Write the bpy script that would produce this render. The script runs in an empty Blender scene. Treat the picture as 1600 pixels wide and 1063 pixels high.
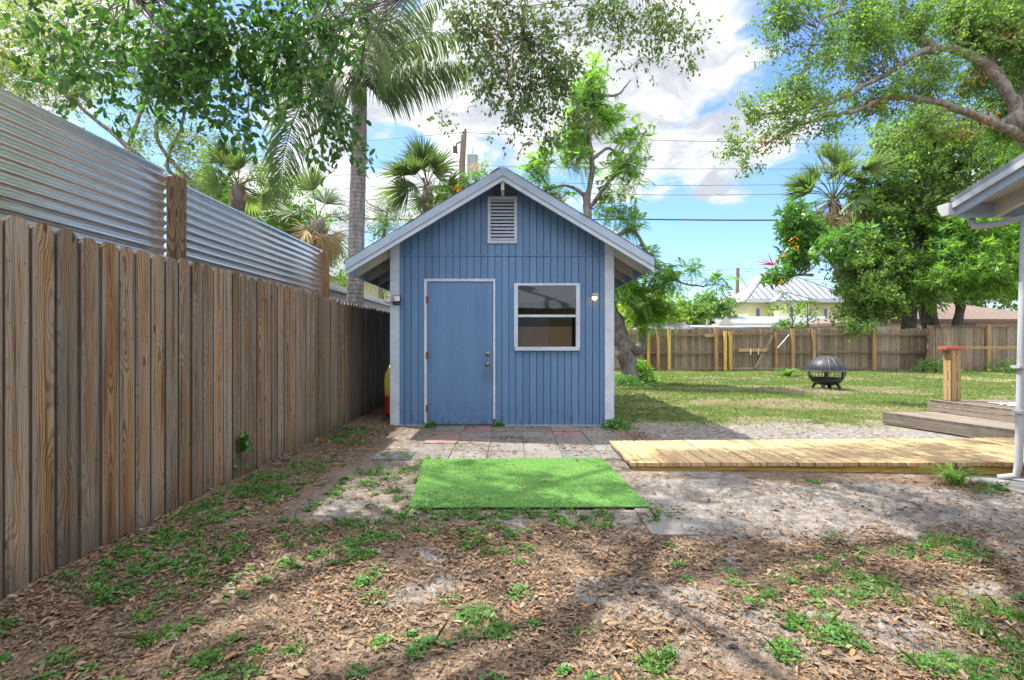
import bpy, math, random
import numpy as np
from mathutils import Vector, Matrix
R = math.radians
C = bpy.context.scene.collection
sc = bpy.context.scene

# ------------------------------------------------------------------ camera, sky, sun, exposure
cam = bpy.data.cameras.new('camera'); camo = bpy.data.objects.new('camera', cam); C.objects.link(camo)
cam.lens = 18.0; cam.sensor_width = 36.0; cam.clip_start = 0.05; cam.clip_end = 2000
cam.shift_y = 1.5 / 1600
CZ = 1.23
camo.location = (0, 0, CZ); camo.rotation_euler = (R(90), 0, 0)
sc.camera = camo
sc.view_settings.view_transform = 'Standard'; sc.view_settings.look = 'None'
sc.view_settings.gamma = 1; sc.view_settings.use_curve_mapping = False
sc.view_settings.exposure = 1.45
sc.cycles.max_bounces = 7; sc.cycles.transparent_max_bounces = 8
sc.cycles.diffuse_bounces = 4; sc.cycles.glossy_bounces = 3; sc.cycles.transmission_bounces = 4
sc.cycles.use_denoising = True
sc.cycles.sample_clamp_indirect = 6

SUN = Vector((-0.46, 0.28, 1.0)).normalized()
sun_el = math.asin(SUN.z); sun_az = math.atan2(SUN.x, SUN.y)
sl = bpy.data.lights.new('sun', 'SUN'); so = bpy.data.objects.new('sun', sl); C.objects.link(so)
sl.energy = 4.2; sl.angle = R(0.55); sl.color = (1.0, 0.94, 0.84)
so.rotation_euler = SUN.to_track_quat('Z', 'Y').to_euler(); so.location = SUN * 60

world = bpy.data.worlds.new('World'); sc.world = world; world.use_nodes = True

class NT:
    def __init__(s, nt): s.nt = nt; s.n = nt.nodes; s.l = nt.links
    def new(s, t, **kw):
        n = s.n.new(t)
        for k, v in kw.items(): setattr(n, k, v)
        return n
    def put(s, sock, v):
        if isinstance(v, bpy.types.NodeSocket): s.l.new(v, sock)
        elif v is not None:
            try: sock.default_value = v
            except Exception: sock.default_value = tuple(v) + (1,)
    def math(s, op, a, b=None, c=None, clamp=False):
        n = s.new('ShaderNodeMath', operation=op, use_clamp=clamp)
        s.put(n.inputs[0], a); s.put(n.inputs[1], b)
        if c is not None: s.put(n.inputs[2], c)
        return n.outputs[0]
    def vmath(s, op, a, b=None, scale=None):
        n = s.new('ShaderNodeVectorMath', operation=op)
        s.put(n.inputs[0], a)
        if b is not None: s.put(n.inputs[1], b)
        if scale is not None: s.put(n.inputs['Scale'], scale)
        return n.outputs['Value'] if op in ('DOT_PRODUCT', 'LENGTH', 'DISTANCE') else n.outputs[0]
    def mix(s, f, a, b, blend='MIX'):
        n = s.new('ShaderNodeMix', data_type='RGBA', blend_type=blend)
        s.put(n.inputs[0], f); s.put(n.inputs[6], a if isinstance(a, bpy.types.NodeSocket) else tuple(a) + (1,))
        s.put(n.inputs[7], b if isinstance(b, bpy.types.NodeSocket) else tuple(b) + (1,))
        return n.outputs[2]
    def noise(s, vec, scale, detail=3, rough=0.55, dist=0.0, out=0):
        n = s.new('ShaderNodeTexNoise'); s.put(n.inputs['Vector'], vec)
        n.inputs['Scale'].default_value = scale; n.inputs['Detail'].default_value = detail
        n.inputs['Roughness'].default_value = rough; n.inputs['Distortion'].default_value = dist
        return n.outputs[out]
    def voro(s, vec, scale, feature='F1', out='Distance', rnd=1.0):
        n = s.new('ShaderNodeTexVoronoi', feature=feature); s.put(n.inputs['Vector'], vec)
        n.inputs['Scale'].default_value = scale; n.inputs['Randomness'].default_value = rnd
        return n.outputs[out]
    def ramp(s, f, stops, interp='LINEAR'):
        n = s.new('ShaderNodeValToRGB'); n.color_ramp.interpolation = interp
        e = n.color_ramp.elements
        while len(e) < len(stops): e.new(0.5)
        for el, (p, c) in zip(e, stops):
            el.position = p
            el.color = (c, c, c, 1) if isinstance(c, (int, float)) else tuple(c) + (1,)
        s.put(n.inputs[0], f); return n.outputs[0]
    def maprange(s, v, a, b, c=0.0, d=1.0, smooth=False):
        n = s.new('ShaderNodeMapRange', interpolation_type='SMOOTHSTEP' if smooth else 'LINEAR')
        s.put(n.inputs[0], v)
        for i, x in enumerate((a, b, c, d)): n.inputs[i + 1].default_value = x
        return n.outputs[0]
    def comb(s, x, y, z):
        n = s.new('ShaderNodeCombineXYZ')
        for i, v in enumerate((x, y, z)): s.put(n.inputs[i], v)
        return n.outputs[0]
    def sep(s, v):
        n = s.new('ShaderNodeSeparateXYZ'); s.put(n.inputs[0], v); return n.outputs
    def attr(s, name, out=2):
        n = s.new('ShaderNodeAttribute'); n.attribute_name = name; return n.outputs[out]
    def mapping(s, v, scale=(1, 1, 1), loc=(0, 0, 0)):
        n = s.new('ShaderNodeMapping'); s.put(n.inputs[0], v)
        n.inputs['Scale'].default_value = scale; n.inputs['Location'].default_value = loc
        return n.outputs[0]
    def bump(s, h, strength=0.4, dist=0.01):
        n = s.new('ShaderNodeBump'); n.inputs['Strength'].default_value = strength
        n.inputs['Distance'].default_value = dist; s.put(n.inputs['Height'], h); return n.outputs[0]

# sky: physical sky with a deck of broken cumulus projected on a high plane
W = NT(world.node_tree); W.n.clear()
wout = W.new('ShaderNodeOutputWorld'); bg = W.new('ShaderNodeBackground'); W.l.new(bg.outputs[0], wout.inputs[0])
sky = W.new('ShaderNodeTexSky', sky_type='NISHITA'); sky.sun_disc = False
sky.sun_elevation = sun_el; sky.sun_rotation = sun_az
sky.air_density = 1.0; sky.dust_density = 0.6; sky.ozone_density = 1.5
tc = W.new('ShaderNodeTexCoord'); D = tc.outputs['Generated']
dx, dy, dz = W.sep(D)
den = W.math('ADD', W.math('MAXIMUM', dz, 0.0), 0.16)
P = W.comb(W.math('DIVIDE', dx, den), W.math('DIVIDE', dy, den), 0.0)
warp = W.noise(P, 1.6, 4, 0.6, out=1)
P2 = W.vmath('ADD', P, W.vmath('SCALE', W.vmath('SUBTRACT', warp, (0.5, 0.5, 0.5)), scale=0.55))
P2 = W.vmath('ADD', P2, (3.1, 7.4, 0.0))
big = W.noise(P2, 1.05, 8, 0.57)
edge = W.noise(P2, 5.0, 6, 0.6)
dens = W.math('ADD', big, W.math('MULTIPLY', W.math('SUBTRACT', edge, 0.5), 0.13))
def dirpx(px, py):
    return Vector(((px - 800) / 800, 1, (533 - py) / 800)).normalized()
def lobe(px, py, width, amt):
    d = W.vmath('DOT_PRODUCT', D, tuple(dirpx(px, py)))
    return W.maprange(d, math.cos(R(width)), 1.0, 0.0, amt, True)
for a in ((605, 215, 5, -0.08), (1290, 70, 15, -0.16), (1150, 390, 12, -0.17), (1010, 400, 9, -0.12), (1230, 450, 13, -0.12), (1130, 110, 9, -0.11), (1010, 235, 5, -0.05), (330, 190, 12, -0.1),
          (940, 60, 20, 0.10), (660, 150, 8, 0.12), (1080, 190, 14, 0.12), (470, 260, 11, 0.12), (760, 250, 9, 0.08), (60, 120, 14, .1), (1200, 260, 9, 0.10), (640, 300, 5, 0.1), (1120, 60, 9, 0.08)):
    dens = W.math('ADD', dens, lobe(*a))
mask = W.maprange(dens, 0.475, 0.57, 0, 1, True)
thick = W.maprange(W.noise(W.vmath('ADD', P2, (0.13, -0.05, 0)), 2.6, 7, 0.62), 0.42, 0.62, 0, 1, True)
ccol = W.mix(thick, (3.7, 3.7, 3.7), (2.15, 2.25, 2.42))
# added fill light: clouds brightened behind the camera and overhead, out of view
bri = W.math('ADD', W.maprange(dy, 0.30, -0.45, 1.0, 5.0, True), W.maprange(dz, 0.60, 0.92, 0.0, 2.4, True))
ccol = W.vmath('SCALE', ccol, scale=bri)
skyc = W.mix(1.0, sky.outputs[0], (0.60, 0.72, 0.90), 'MULTIPLY')
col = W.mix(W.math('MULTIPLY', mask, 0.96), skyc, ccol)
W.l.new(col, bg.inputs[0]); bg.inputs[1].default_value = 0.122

# ------------------------------------------------------------------ helpers
def at(px, py, Y):
    return Vector(((px - 800) / 800 * Y, Y, CZ - (py - 533) / 800 * Y))
def mat(name, build):
    m = bpy.data.materials.new(name); m.use_nodes = True
    t = NT(m.node_tree); t.n.clear()
    o = t.new('ShaderNodeOutputMaterial'); b = t.new('ShaderNodeBsdfPrincipled'); t.l.new(b.outputs[0], o.inputs[0])
    build(t, b, o); return m
def setb(t, b, color=None, rough=None, normal=None, metal=None, spec=None):
    if color is not None: t.put(b.inputs['Base Color'], color if isinstance(color, bpy.types.NodeSocket) else tuple(color) + (1,))
    if rough is not None: t.put(b.inputs['Roughness'], rough)
    if normal is not None: t.put(b.inputs['Normal'], normal)
    if metal is not None: t.put(b.inputs['Metallic'], metal)
    if spec is not None: t.put(b.inputs['Specular IOR Level'], spec)
def objco(t):
    g = t.new('ShaderNodeNewGeometry'); return g.outputs['Position']

class MB:
    """collects shapes into one mesh; optional uv + per-piece random"""
    def __init__(s): s.v = []; s.f = []; s.uv = []; s.r = []
    def face(s, idx, uvs=None, r=0.5):
        s.f.append(idx); s.uv.append(uvs or [(0, 0)] * len(idx)); s.r.append(r)
    def poly(s, pts, r=0.5):
        b = len(s.v); s.v += [tuple(p) for p in pts]; s.face(list(range(b, b + len(pts))), None, r)
    def hexa(s, p, r=0.5, uvs=None):
        # p: 8 corners, bottom 0-3 ccw, top 4-7
        b = len(s.v); s.v += [tuple(q) for q in p]
        for q in ((0, 3, 2, 1), (4, 5, 6, 7), (0, 1, 5, 4), (1, 2, 6, 5), (2, 3, 7, 6), (3, 0, 4, 7)):
            s.face([b + i for i in q], [uvs[i] for i in q] if uvs else None, r)
    def box(s, x0, x1, y0, y1, z0, z1, r=0.5):
        s.hexa([(x0, y0, z0), (x1, y0, z0), (x1, y1, z0), (x0, y1, z0), (x0, y0, z1), (x1, y0, z1), (x1, y1, z1), (x0, y1, z1)], r)
    def beam(s, a, b, w, h, up=(0, 0, 1), r=0.5):
        a = Vector(a); b = Vector(b); d = (b - a).normalized(); up = Vector(up)
        sx = d.cross(up)
        if sx.length < 1e-4: sx = Vector((1, 0, 0))
        sx.normalize(); u = sx.cross(d).normalized()
        q = []
        for p in (a, b):
            q += [p - sx * w / 2 - u * h / 2, p + sx * w / 2 - u * h / 2, p + sx * w / 2 + u * h / 2, p - sx * w / 2 + u * h / 2]
        L = (b - a).length; base = len(s.v); s.v += [tuple(c) for c in q]; vo = r * 23.0
        for k, wd in ((0, w), (1, h), (2, w), (3, h)):
            k2 = (k + 1) % 4; o0 = (0.14 - min(wd, .14)) / 2
            s.face([base + k, base + k2, base + 4 + k2, base + 4 + k], [(o0, vo), (o0 + wd, vo), (o0 + wd, vo + L), (o0, vo + L)], r)
        s.face([base + 3, base + 2, base + 1, base], [(.05, vo), (.1, vo), (.1, vo + .05), (.05, vo + .05)], r)
        s.face([base + 4, base + 5, base + 6, base + 7], [(.05, vo), (.1, vo), (.1, vo + .05), (.05, vo + .05)], r)
    def tube(s, pts, rad, n=8, cap=True, r=0.5):
        pts = [Vector(p) for p in pts]
        if not hasattr(rad, '__len__'): rad = [rad] * len(pts)
        b = len(s.v); prev = None
        for i, p in enumerate(pts):
            d = (pts[min(i + 1, len(pts) - 1)] - pts[max(i - 1, 0)])
            d = d.normalized() if d.length > 1e-9 else Vector((0, 0, 1))
            if prev is None: x = d.orthogonal().normalized()
            else:
                x = prev - d * prev.dot(d)
                x = x.normalized() if x.length > 1e-6 else d.orthogonal().normalized()
            prev = x; y = d.cross(x)
            for k in range(n):
                a = 2 * math.pi * k / n
                s.v.append(tuple(p + (x * math.cos(a) + y * math.sin(a)) * rad[i]))
        for i in range(len(pts) - 1):
            for k in range(n):
                k2 = (k + 1) % n
                s.face([b + i * n + k, b + i * n + k2, b + (i + 1) * n + k2, b + (i + 1) * n + k], None, r)
        if cap:
            s.face([b + k for k in range(n)][::-1], None, r); s.face([b + (len(pts) - 1) * n + k for k in range(n)], None, r)
    def lathe(s, prof, c=(0, 0, 0), n=24, r=0.5):
        b = len(s.v); m = len(prof)
        for (rr, z) in prof:
            for k in range(n):
                a = 2 * math.pi * k / n
                s.v.append((c[0] + rr * math.cos(a), c[1] + rr * math.sin(a), c[2] + z))
        for i in range(m - 1):
            for k in range(n):
                k2 = (k + 1) % n
                s.face([b + i * n + k, b + i * n + k2, b + (i + 1) * n + k2, b + (i + 1) * n + k], None, r)
    def build(s, name, m, parent=None, smooth=False, bevel=0, loc=None):
        me = bpy.data.meshes.new(name); me.from_pydata(s.v, [], s.f); me.materials.append(m)
        uvl = me.uv_layers.new(name='UVMap')
        flat = [c for u in s.uv for p in u for c in p]
        uvl.data.foreach_set('uv', flat)
        a = me.attributes.new('rnd', 'FLOAT', 'FACE'); a.data.foreach_set('value', s.r)
        if smooth: me.polygons.foreach_set('use_smooth', [True] * len(me.polygons))
        me.update()
        o = bpy.data.objects.new(name, me); C.objects.link(o)
        if parent is not None:
            o.parent = parent; o.matrix_parent_inverse = Matrix.Translation(parent.location).inverted()
        if bevel:
            bm = o.modifiers.new('b', 'BEVEL'); bm.width = bevel; bm.segments = 2; bm.limit_method = 'ANGLE'
        return o

def npmesh(name, V, F, m, parent=None, rnd=None, smooth=False):
    """V (N,3); F (M,k) const size; rnd per face"""
    me = bpy.data.meshes.new(name); V = np.asarray(V, np.float32); F = np.asarray(F, np.int32)
    me.vertices.add(len(V)); me.vertices.foreach_set('co', V.ravel())
    k = F.shape[1]
    me.loops.add(F.size); me.loops.foreach_set('vertex_index', F.ravel())
    me.polygons.add(len(F)); me.polygons.foreach_set('loop_start', np.arange(0, F.size, k, dtype=np.int32))
    me.polygons.foreach_set('loop_total', np.full(len(F), k, np.int32))
    if smooth: me.polygons.foreach_set('use_smooth', np.ones(len(F), bool))
    me.update(calc_edges=True)
    if rnd is not None:
        a = me.attributes.new('rnd', 'FLOAT', 'FACE'); a.data.foreach_set('value', np.asarray(rnd, np.float32))
    me.materials.append(m)
    o = bpy.data.objects.new(name, me); C.objects.link(o)
    if parent is not None:
        o.parent = parent; o.matrix_parent_inverse = Matrix.Translation(parent.location).inverted()
    return o
def tag(o, label=None, cat=None, group=None, kind=None):
    for k, v in (('label', label), ('category', cat), ('group', group), ('kind', kind)):
        if v: o[k] = v
    return o
def thing(name, label, cat, loc=(0, 0, 0), group=None):
    o = bpy.data.objects.new(name, None); C.objects.link(o); o.location = loc; o.empty_display_size = 0.2
    return tag(o, label, cat, group)

def vnoise(x, y, seed=0):
    xi = np.floor(x).astype(np.int64); yi = np.floor(y).astype(np.int64); fx = x - xi; fy = y - yi
    fx = fx * fx * (3 - 2 * fx); fy = fy * fy * (3 - 2 * fy)
    def h(a, b):
        n = (a * 374761393 + b * 668265263 + seed * 1274126177) & 0xffffffff
        n = ((n ^ (n >> 13)) * 1103515245) & 0xffffffff
        n = (n ^ (n >> 16)) & 0xffffff
        return n / float(0xffffff)
    return (h(xi, yi) * (1 - fx) + h(xi + 1, yi) * fx) * (1 - fy) + (h(xi, yi + 1) * (1 - fx) + h(xi + 1, yi + 1) * fx) * fy
def fbm(x, y, seed=0, o=4):
    s = 0; a = 0.5; t = 0
    for i in range(o):
        s = s + a * vnoise(x, y, seed + i * 17); t += a; x = x * 2.03 + 11.3; y = y * 2.03 + 5.7; a *= 0.5
    return s / t
def sstep(a, b, x):
    t = np.clip((x - a) / (b - a), 0, 1); return t * t * (3 - 2 * t)

# ---------------- ground distribution masks (real material distribution on the lawn)
def in_flat(x, y):      # patio, shed, ramp footprints: keep the soil flat and bare there
    f = sstep(-1.9, -1.6, x) * (1 - sstep(1.3, 1.55, x)) * sstep(3.4, 3.6, y) * (1 - sstep(12.4, 12.8, y))
    g = sstep(0.9, 1.2, x) * (1 - sstep(8, 9, x)) * sstep(4.3, 4.6, y) * (1 - sstep(6.0, 6.3, y))
    h = sstep(5.0, 5.4, x) * sstep(3.9, 4.4, y) * (1 - sstep(8, 8.4, y))
    return np.maximum(np.maximum(f, g), h)
def height(x, y):
    b = (fbm(x * 0.9, y * 0.9, 3) - 0.5) * 0.10 + (fbm(x * 5, y * 5, 9, 3) - 0.5) * 0.03
    rm = sand(x, y)
    b = b + rm * (fbm(x * 7, y * 7, 21, 5) - 0.5) * 0.06
    fence = 1 - sstep(-2.3, -2.0, x)
    return (b - 0.004) * (1 - in_flat(x, y)) - 0.006 * in_flat(x, y)
def sand(x, y):
    w = (fbm(x * 1.3, y * 1.3, 5) - 0.5) * 1.3
    c = 4.15 - np.clip(x - 1.5, 0, 9) * 0.22           # sandy trail running right from the patio, below the ramp
    s = (1 - sstep(0.35, 0.75, np.abs(y - c + w * 0.35))) * sstep(0.7, 1.4, x + w * 0.4)
    s2 = (1 - sstep(0.5, 1.0, np.abs(y - (6.9 + w * 0.4)))) * sstep(1.4, 2.0, x) * (1 - sstep(6.5, 8, x)) # behind ramp
    s3 = sstep(0.56, 0.70, fbm(x * 2.4 + 3, y * 2.4, 77, 5)) * 0.8 * sstep(1.5, 2.3, y) * (1 - sstep(7.5, 9, y)) * sstep(-1.9, -1.2, x)
    s4 = 0.5 * (1 - sstep(0.05, 0.30, np.abs(x + 1.25 + w * 0.25))) * sstep(3.3, 3.8, y) * (1 - sstep(5.6, 6.4, y)) * 0.9
    s5 = (1 - sstep(0.2, 0.5, np.abs(y - 3.5 + w * 0.2))) * sstep(0.9, 1.2, x) * 0.8
    s6 = 0.55 * sstep(-1.8, -1.5, x) * (1 - sstep(1.4, 1.7, x)) * sstep(3.3, 3.6, y) * (1 - sstep(7.3, 7.5, y))
    return np.clip(np.maximum.reduce([s, s2, s3, s4, s5, s6]), 0, 1)
def lawn(x, y):
    w = (fbm(x * 0.7, y * 0.7, 15) - 0.5) * 2
    g = sstep(7.2, 8.4, y + w * 1.0) * sstep(1.2, 1.6, x)
    bare = sstep(0.50, 0.66, fbm(x * 0.55 + 9, y * 0.9, 41)) * 0.8 * sstep(0, 2.5, (x - 1.8) + (y - 8) * .5)
    return np.clip(g * (1 - bare), 0, 1)
def litter(x, y):
    l = 1 - sstep(6.2, 8.0, y + (x - 1) * 0.1)
    left = (1 - sstep(-1.9, -1.5, x)) * (1 - sstep(10, 13, y))
    l = np.maximum(l, left)
    return np.clip(l * (1 - 0.86 * sand(x, y)), 0, 1) * (1 - in_flat(x, y))

# ------------------------------------------------------------------ materials
def m_ground(t, b, o):
    p = objco(t); x, y, z = t.sep(p)
    sd = t.maprange(t.math('ADD', t.attr('sand'), t.math('MULTIPLY', t.math('SUBTRACT', t.noise(p, 9, 5, 0.7), 0.5), 0.9)), 0.3, 0.75); lw = t.attr('lawn')
    n1 = t.noise(p, 3.0, 5, 0.6); n2 = t.noise(p, 60, 3, 0.7); n3 = t.noise(p, 14, 5, 0.65); n4 = t.noise(p, 220, 2, 0.7)
    soil = t.mix(n3, (0.050, 0.036, 0.026), (0.15, 0.112, 0.08))
    soil = t.mix(t.maprange(n2, 0.45, 0.7), soil, (0.25, 0.18, 0.12))
    sandc = t.mix(t.maprange(n3, 0.35, 0.65), (0.105, 0.097, 0.092), (0.26, 0.238, 0.218))
    sandc = t.mix(t.maprange(n4, 0.54, 0.62), sandc, (0.06, 0.05, 0.042))
    g = t.mix(n2, (0.16, 0.17, 0.055), (0.30, 0.27, 0.13))
    c = t.mix(sd, soil, sandc)
    c = t.mix(t.math('MULTIPLY', lw, t.maprange(n1, 0.3, 0.6)), c, g)
    setb(t, b, c, 0.95, t.bump(t.math('ADD', n2, t.math('MULTIPLY', n3, 1.5)), 0.6, 0.012), spec=0.2)
M = {}
M['ground'] = mat('soil', m_ground)

def wood_common(t, uvs, u, v, r, dark, light, grey, greyamt, edgeamt=.65):
    # flat-sawn grain: rings of a log cut near its axis; u,v in metres
    off = t.math('MULTIPLY', r, 37.0)
    w = t.noise(t.comb(off, t.math('MULTIPLY', v, 0.9), 0.0), 1.0, 2, 0.5)
    w2 = t.noise(t.comb(t.math('ADD', off, 5.0), t.math('MULTIPLY', v, 2.2), t.math('MULTIPLY', u, 6.0)), 1.0, 3, 0.55)
    d = t.math('MULTIPLY', t.math('SUBTRACT', w, t.math('ADD', 0.38, t.math('MULTIPLY', t.math('FRACT', t.math('MULTIPLY', r, 5.3)), 0.2))), 0.34)
    cen = t.math('ADD', 0.0, t.math('MULTIPLY', t.math('FRACT', t.math('MULTIPLY', r, 7.1)), 0.14))
    uc = t.math('ADD', t.math('SUBTRACT', u, cen), t.math('MULTIPLY', t.math('SUBTRACT', w2, 0.5), 0.075))
    rr = t.math('SQRT', t.math('ADD', t.math('MULTIPLY', uc, uc), t.math('MULTIPLY', d, d)))
    # knots
    kv = t.comb(t.math('MULTIPLY', u, 7.0), t.math('MULTIPLY', v, 2.4), off)
    kd = t.voro(kv, 0.9)
    kin = t.maprange(kd, 0.08, 0.40, 1.0, 0.0, True)
    rr = t.math('ADD', rr, t.math('MULTIPLY', kin, 0.022))
    ring = t.math('SINE', t.math('MULTIPLY', rr, 460.0))
    ring = t.maprange(ring, -0.2, 1.0, 0, 1, True)
    fib = t.noise(t.comb(t.math('MULTIPLY', u, 160.0), t.math('MULTIPLY', v, 4.0), off), 1.0, 4, 0.65)
    body = t.mix(t.math('MULTIPLY', t.maprange(rr, 0.0, 0.075, 0.9, 0.0), 0.9), light, dark)
    c = t.mix(t.math('MULTIPLY', ring, 0.72), body, tuple(x * 0.42 for x in dark))
    g1 = t.noise(t.comb(t.math('MULTIPLY', u, 10.0), t.math('MULTIPLY', v, 1.1), off), 1.0, 3, 0.6)
    edge = t.maprange(t.math('ABSOLUTE', t.math('SUBTRACT', u, 0.07)), 0.02, 0.07, 0, 0.35)
    gv = t.math('MULTIPLY', t.math('SUBTRACT', t.math('FRACT', t.math('MULTIPLY', r, 3.3)), 0.5), 0.22)
    ga = t.math('MULTIPLY', t.maprange(t.math('ADD', t.math('ADD', g1, edge), gv), 0.42, 0.66), greyamt)
    gc = t.mix(t.math('MULTIPLY', ring, 0.5), grey, tuple(x * 0.55 for x in grey))
    c = t.mix(ga, c, gc)
    c = t.mix(t.maprange(fib, 0.50, 0.72, 0, 0.7), c, tuple(x * 0.35 for x in dark))
    # dark weather streaks and split checks running with the grain
    st = t.noise(t.comb(t.math('MULTIPLY', u, 34.0), t.math('MULTIPLY', v, 0.8), off), 1.0, 4, 0.6)
    c = t.mix(t.maprange(st, 0.52, 0.68, 0, 0.72), c, tuple(x * 0.22 for x in dark))
    ck = t.noise(t.comb(t.math('MULTIPLY', u, 260.0), t.math('MULTIPLY', v, 2.2), t.math('ADD', off, 3.0)), 1.0, 2, 0.5)
    c = t.mix(t.maprange(ck, 0.70, 0.76, 0, 0.8), c, (0.015, 0.01, 0.008))
    # nail heads
    for nu in (0.028, 0.112):
        nz = t.math('ABSOLUTE', t.math('SUBTRACT', t.math('PINGPONG', t.math('ADD', v, 0.11), 0.31), 0.15))
        nd = t.math('SQRT', t.math('ADD', t.math('POWER', t.math('SUBTRACT', u, nu), 2.0), t.math('POWER', nz, 2.0)))
        c = t.mix(t.maprange(nd, 0.0025, 0.006, 0.75, 0), c, (0.03, 0.022, 0.018))
    ed = t.math('MINIMUM', u, t.math('SUBTRACT', 0.14, u))
    c = t.mix(t.maprange(ed, 0.001, 0.011, edgeamt, 0), c, tuple(x * 0.2 for x in dark))
    kc = t.maprange(kd, 0.04, 0.10, 1.0, 0.0, True)
    c = t.mix(t.math('MULTIPLY', kc, 0.85), c, (0.03, 0.016, 0.01))
    h = t.math('ADD', t.math('MULTIPLY', ring, -0.5), fib)
    return c, h
def wood(dark, light, grey, greyamt, green=False, rnd_amt=0.35, edgeamt=.65):
    def f(t, b, o):
        uv = t.new('ShaderNodeUVMap'); uv.uv_map = 'UVMap'; u, v, _ = t.sep(uv.outputs[0])
        r = t.attr('rnd')
        c, h = wood_common(t, uv, u, v, r, dark, light, grey, greyamt, edgeamt)
        hv = t.math('ADD', 1.0 - rnd_amt / 2, t.math('MULTIPLY', t.math('FRACT', t.math('MULTIPLY', r, 13.7)), rnd_amt))
        c = t.mix(1.0, c, t.comb(hv, hv, hv), 'MULTIPLY')
        if green:
            p = objco(t); x, y, z = t.sep(p)
            # damp stain and algae low on boards, blotchy, following the splash line
            nn = t.noise(t.comb(t.math('MULTIPLY', x, 3.0), t.math('MULTIPLY', y, 3.0), t.math('MULTIPLY', z, 1.2)), 1.5, 4, 0.6)
            lowz = t.maprange(t.math('ADD', z, t.math('MULTIPLY', nn, 0.5)), 0.20, 0.50, 1, 0)
            c = t.mix(t.math('MULTIPLY', lowz, 0.6), c, (0.045, 0.032, 0.026))
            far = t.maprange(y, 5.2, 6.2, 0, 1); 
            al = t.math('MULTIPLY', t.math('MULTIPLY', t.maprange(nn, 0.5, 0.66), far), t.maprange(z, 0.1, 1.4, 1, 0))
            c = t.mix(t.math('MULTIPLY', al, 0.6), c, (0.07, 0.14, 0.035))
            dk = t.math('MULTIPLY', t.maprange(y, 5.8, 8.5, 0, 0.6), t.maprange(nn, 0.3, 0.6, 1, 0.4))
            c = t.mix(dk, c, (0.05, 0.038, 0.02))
        setb(t, b, c, 0.85, t.bump(h, 0.35, 0.003), spec=0.25)
    return f
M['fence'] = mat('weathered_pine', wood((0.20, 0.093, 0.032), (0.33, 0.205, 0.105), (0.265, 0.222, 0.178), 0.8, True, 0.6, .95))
M['backfence'] = mat('old_fence_wood', wood((0.17, 0.105, 0.052), (0.29, 0.205, 0.12), (0.235, 0.20, 0.155), 0.75, False, 0.6))
M['post'] = mat('treated_post', wood((0.33, 0.19, 0.07), (0.42, 0.28, 0.12), (0.3, 0.24, 0.15), 0.35))
M['newpost'] = mat('yellow_board', wood((0.45, 0.28, 0.06), (0.55, 0.38, 0.10), (0.4, 0.3, 0.15), 0.25))
M['darkpost'] = mat('dark_post', wood((0.11, 0.065, 0.035), (0.19, 0.125, 0.07), (0.15, 0.12, 0.10), 0.4))
M['ramp'] = mat('new_pine', wood((0.42, 0.26, 0.11), (0.54, 0.38, 0.20), (0.42, 0.34, 0.22), 0.35, False, 0.24, 0.2))
M['deck'] = mat('grey_deck_wood', wood((0.15, 0.11, 0.075), (0.24, 0.19, 0.14), (0.23, 0.20, 0.17), 0.8, False, 0.35, .4))

def m_blue(t, b, o):
    p = objco(t); x, y, z = t.sep(p)
    n = t.noise(p, 2.0, 4, 0.6); n2 = t.noise(p, 30, 3, 0.6)
    c = t.mix(n, (0.090, 0.170, 0.305), (0.115, 0.205, 0.35))
    c = t.mix(t.maprange(n2, 0.58, 0.8, 0, 0.35), c, (0.19, 0.28, 0.40))
    brd = t.new('ShaderNodeTexWhiteNoise', noise_dimensions='1D'); t.put(brd.inputs['W'], t.math('FLOOR', t.math('DIVIDE', t.math('ADD', x, 1.67), 0.1015)))
    sh_ = t.maprange(brd.outputs[0], 0, 1, 0.90, 1.08); c = t.mix(1.0, c, t.comb(sh_, sh_, sh_), 'MULTIPLY')
    runs = t.noise(t.comb(t.math('MULTIPLY', x, 26.0), y, t.math('MULTIPLY', z, 1.3)), 1.0, 4, 0.6)
    c = t.mix(t.maprange(runs, 0.56, 0.74, 0, 0.30), c, (0.055, 0.10, 0.18))
    st = t.noise(t.comb(t.math('MULTIPLY', x, 9.0), y, t.math('MULTIPLY', z, 3.0)), 2.0, 5, 0.7)
    low = t.math('MULTIPLY', t.maprange(z, 0.0, 0.45, 1, 0), t.maprange(st, 0.48, 0.68))
    c = t.mix(t.math('MULTIPLY', low, 0.7), c, (0.02, 0.035, 0.06))
    # handling smudge beside the lock
    d = t.vmath('DISTANCE', t.comb(x, z, 0.0), (-0.32, 0.72, 0))
    c = t.mix(t.math('MULTIPLY', t.maprange(d, 0.02, 0.14, 0.6, 0), t.maprange(st, 0.3, 0.6)), c, (0.03, 0.04, 0.045))
    nx_ = t.math('SUBTRACT', t.math('FRACT', t.math('DIVIDE', t.math('ADD', x, 1.67), 0.203)), 0.28)
    nz_ = t.math('SUBTRACT', t.math('FRACT', t.math('DIVIDE', z, 0.31)), 0.5)
    nd = t.math('SQRT', t.math('ADD', t.math('POWER', t.math('MULTIPLY', nx_, 0.203), 2.0), t.math('POWER', t.math('MULTIPLY', nz_, 0.31), 2.0)))
    c = t.mix(t.math('MULTIPLY', t.maprange(nd, 0.003, 0.007, 0.7, 0), t.maprange(n, 0.4, 0.55)), c, (0.03, 0.05, 0.08))
    sp = t.voro(p, 4.6)
    c = t.mix(t.maprange(sp, 0.035, 0.05, 0.8, 0), c, (0.03, 0.05, 0.09))
    setb(t, b, c, 0.5, t.bump(t.noise(p, 90, 3, 0.6), 0.12, 0.002), spec=0.4)
M['blue'] = mat('blue_paint', m_blue)
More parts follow.
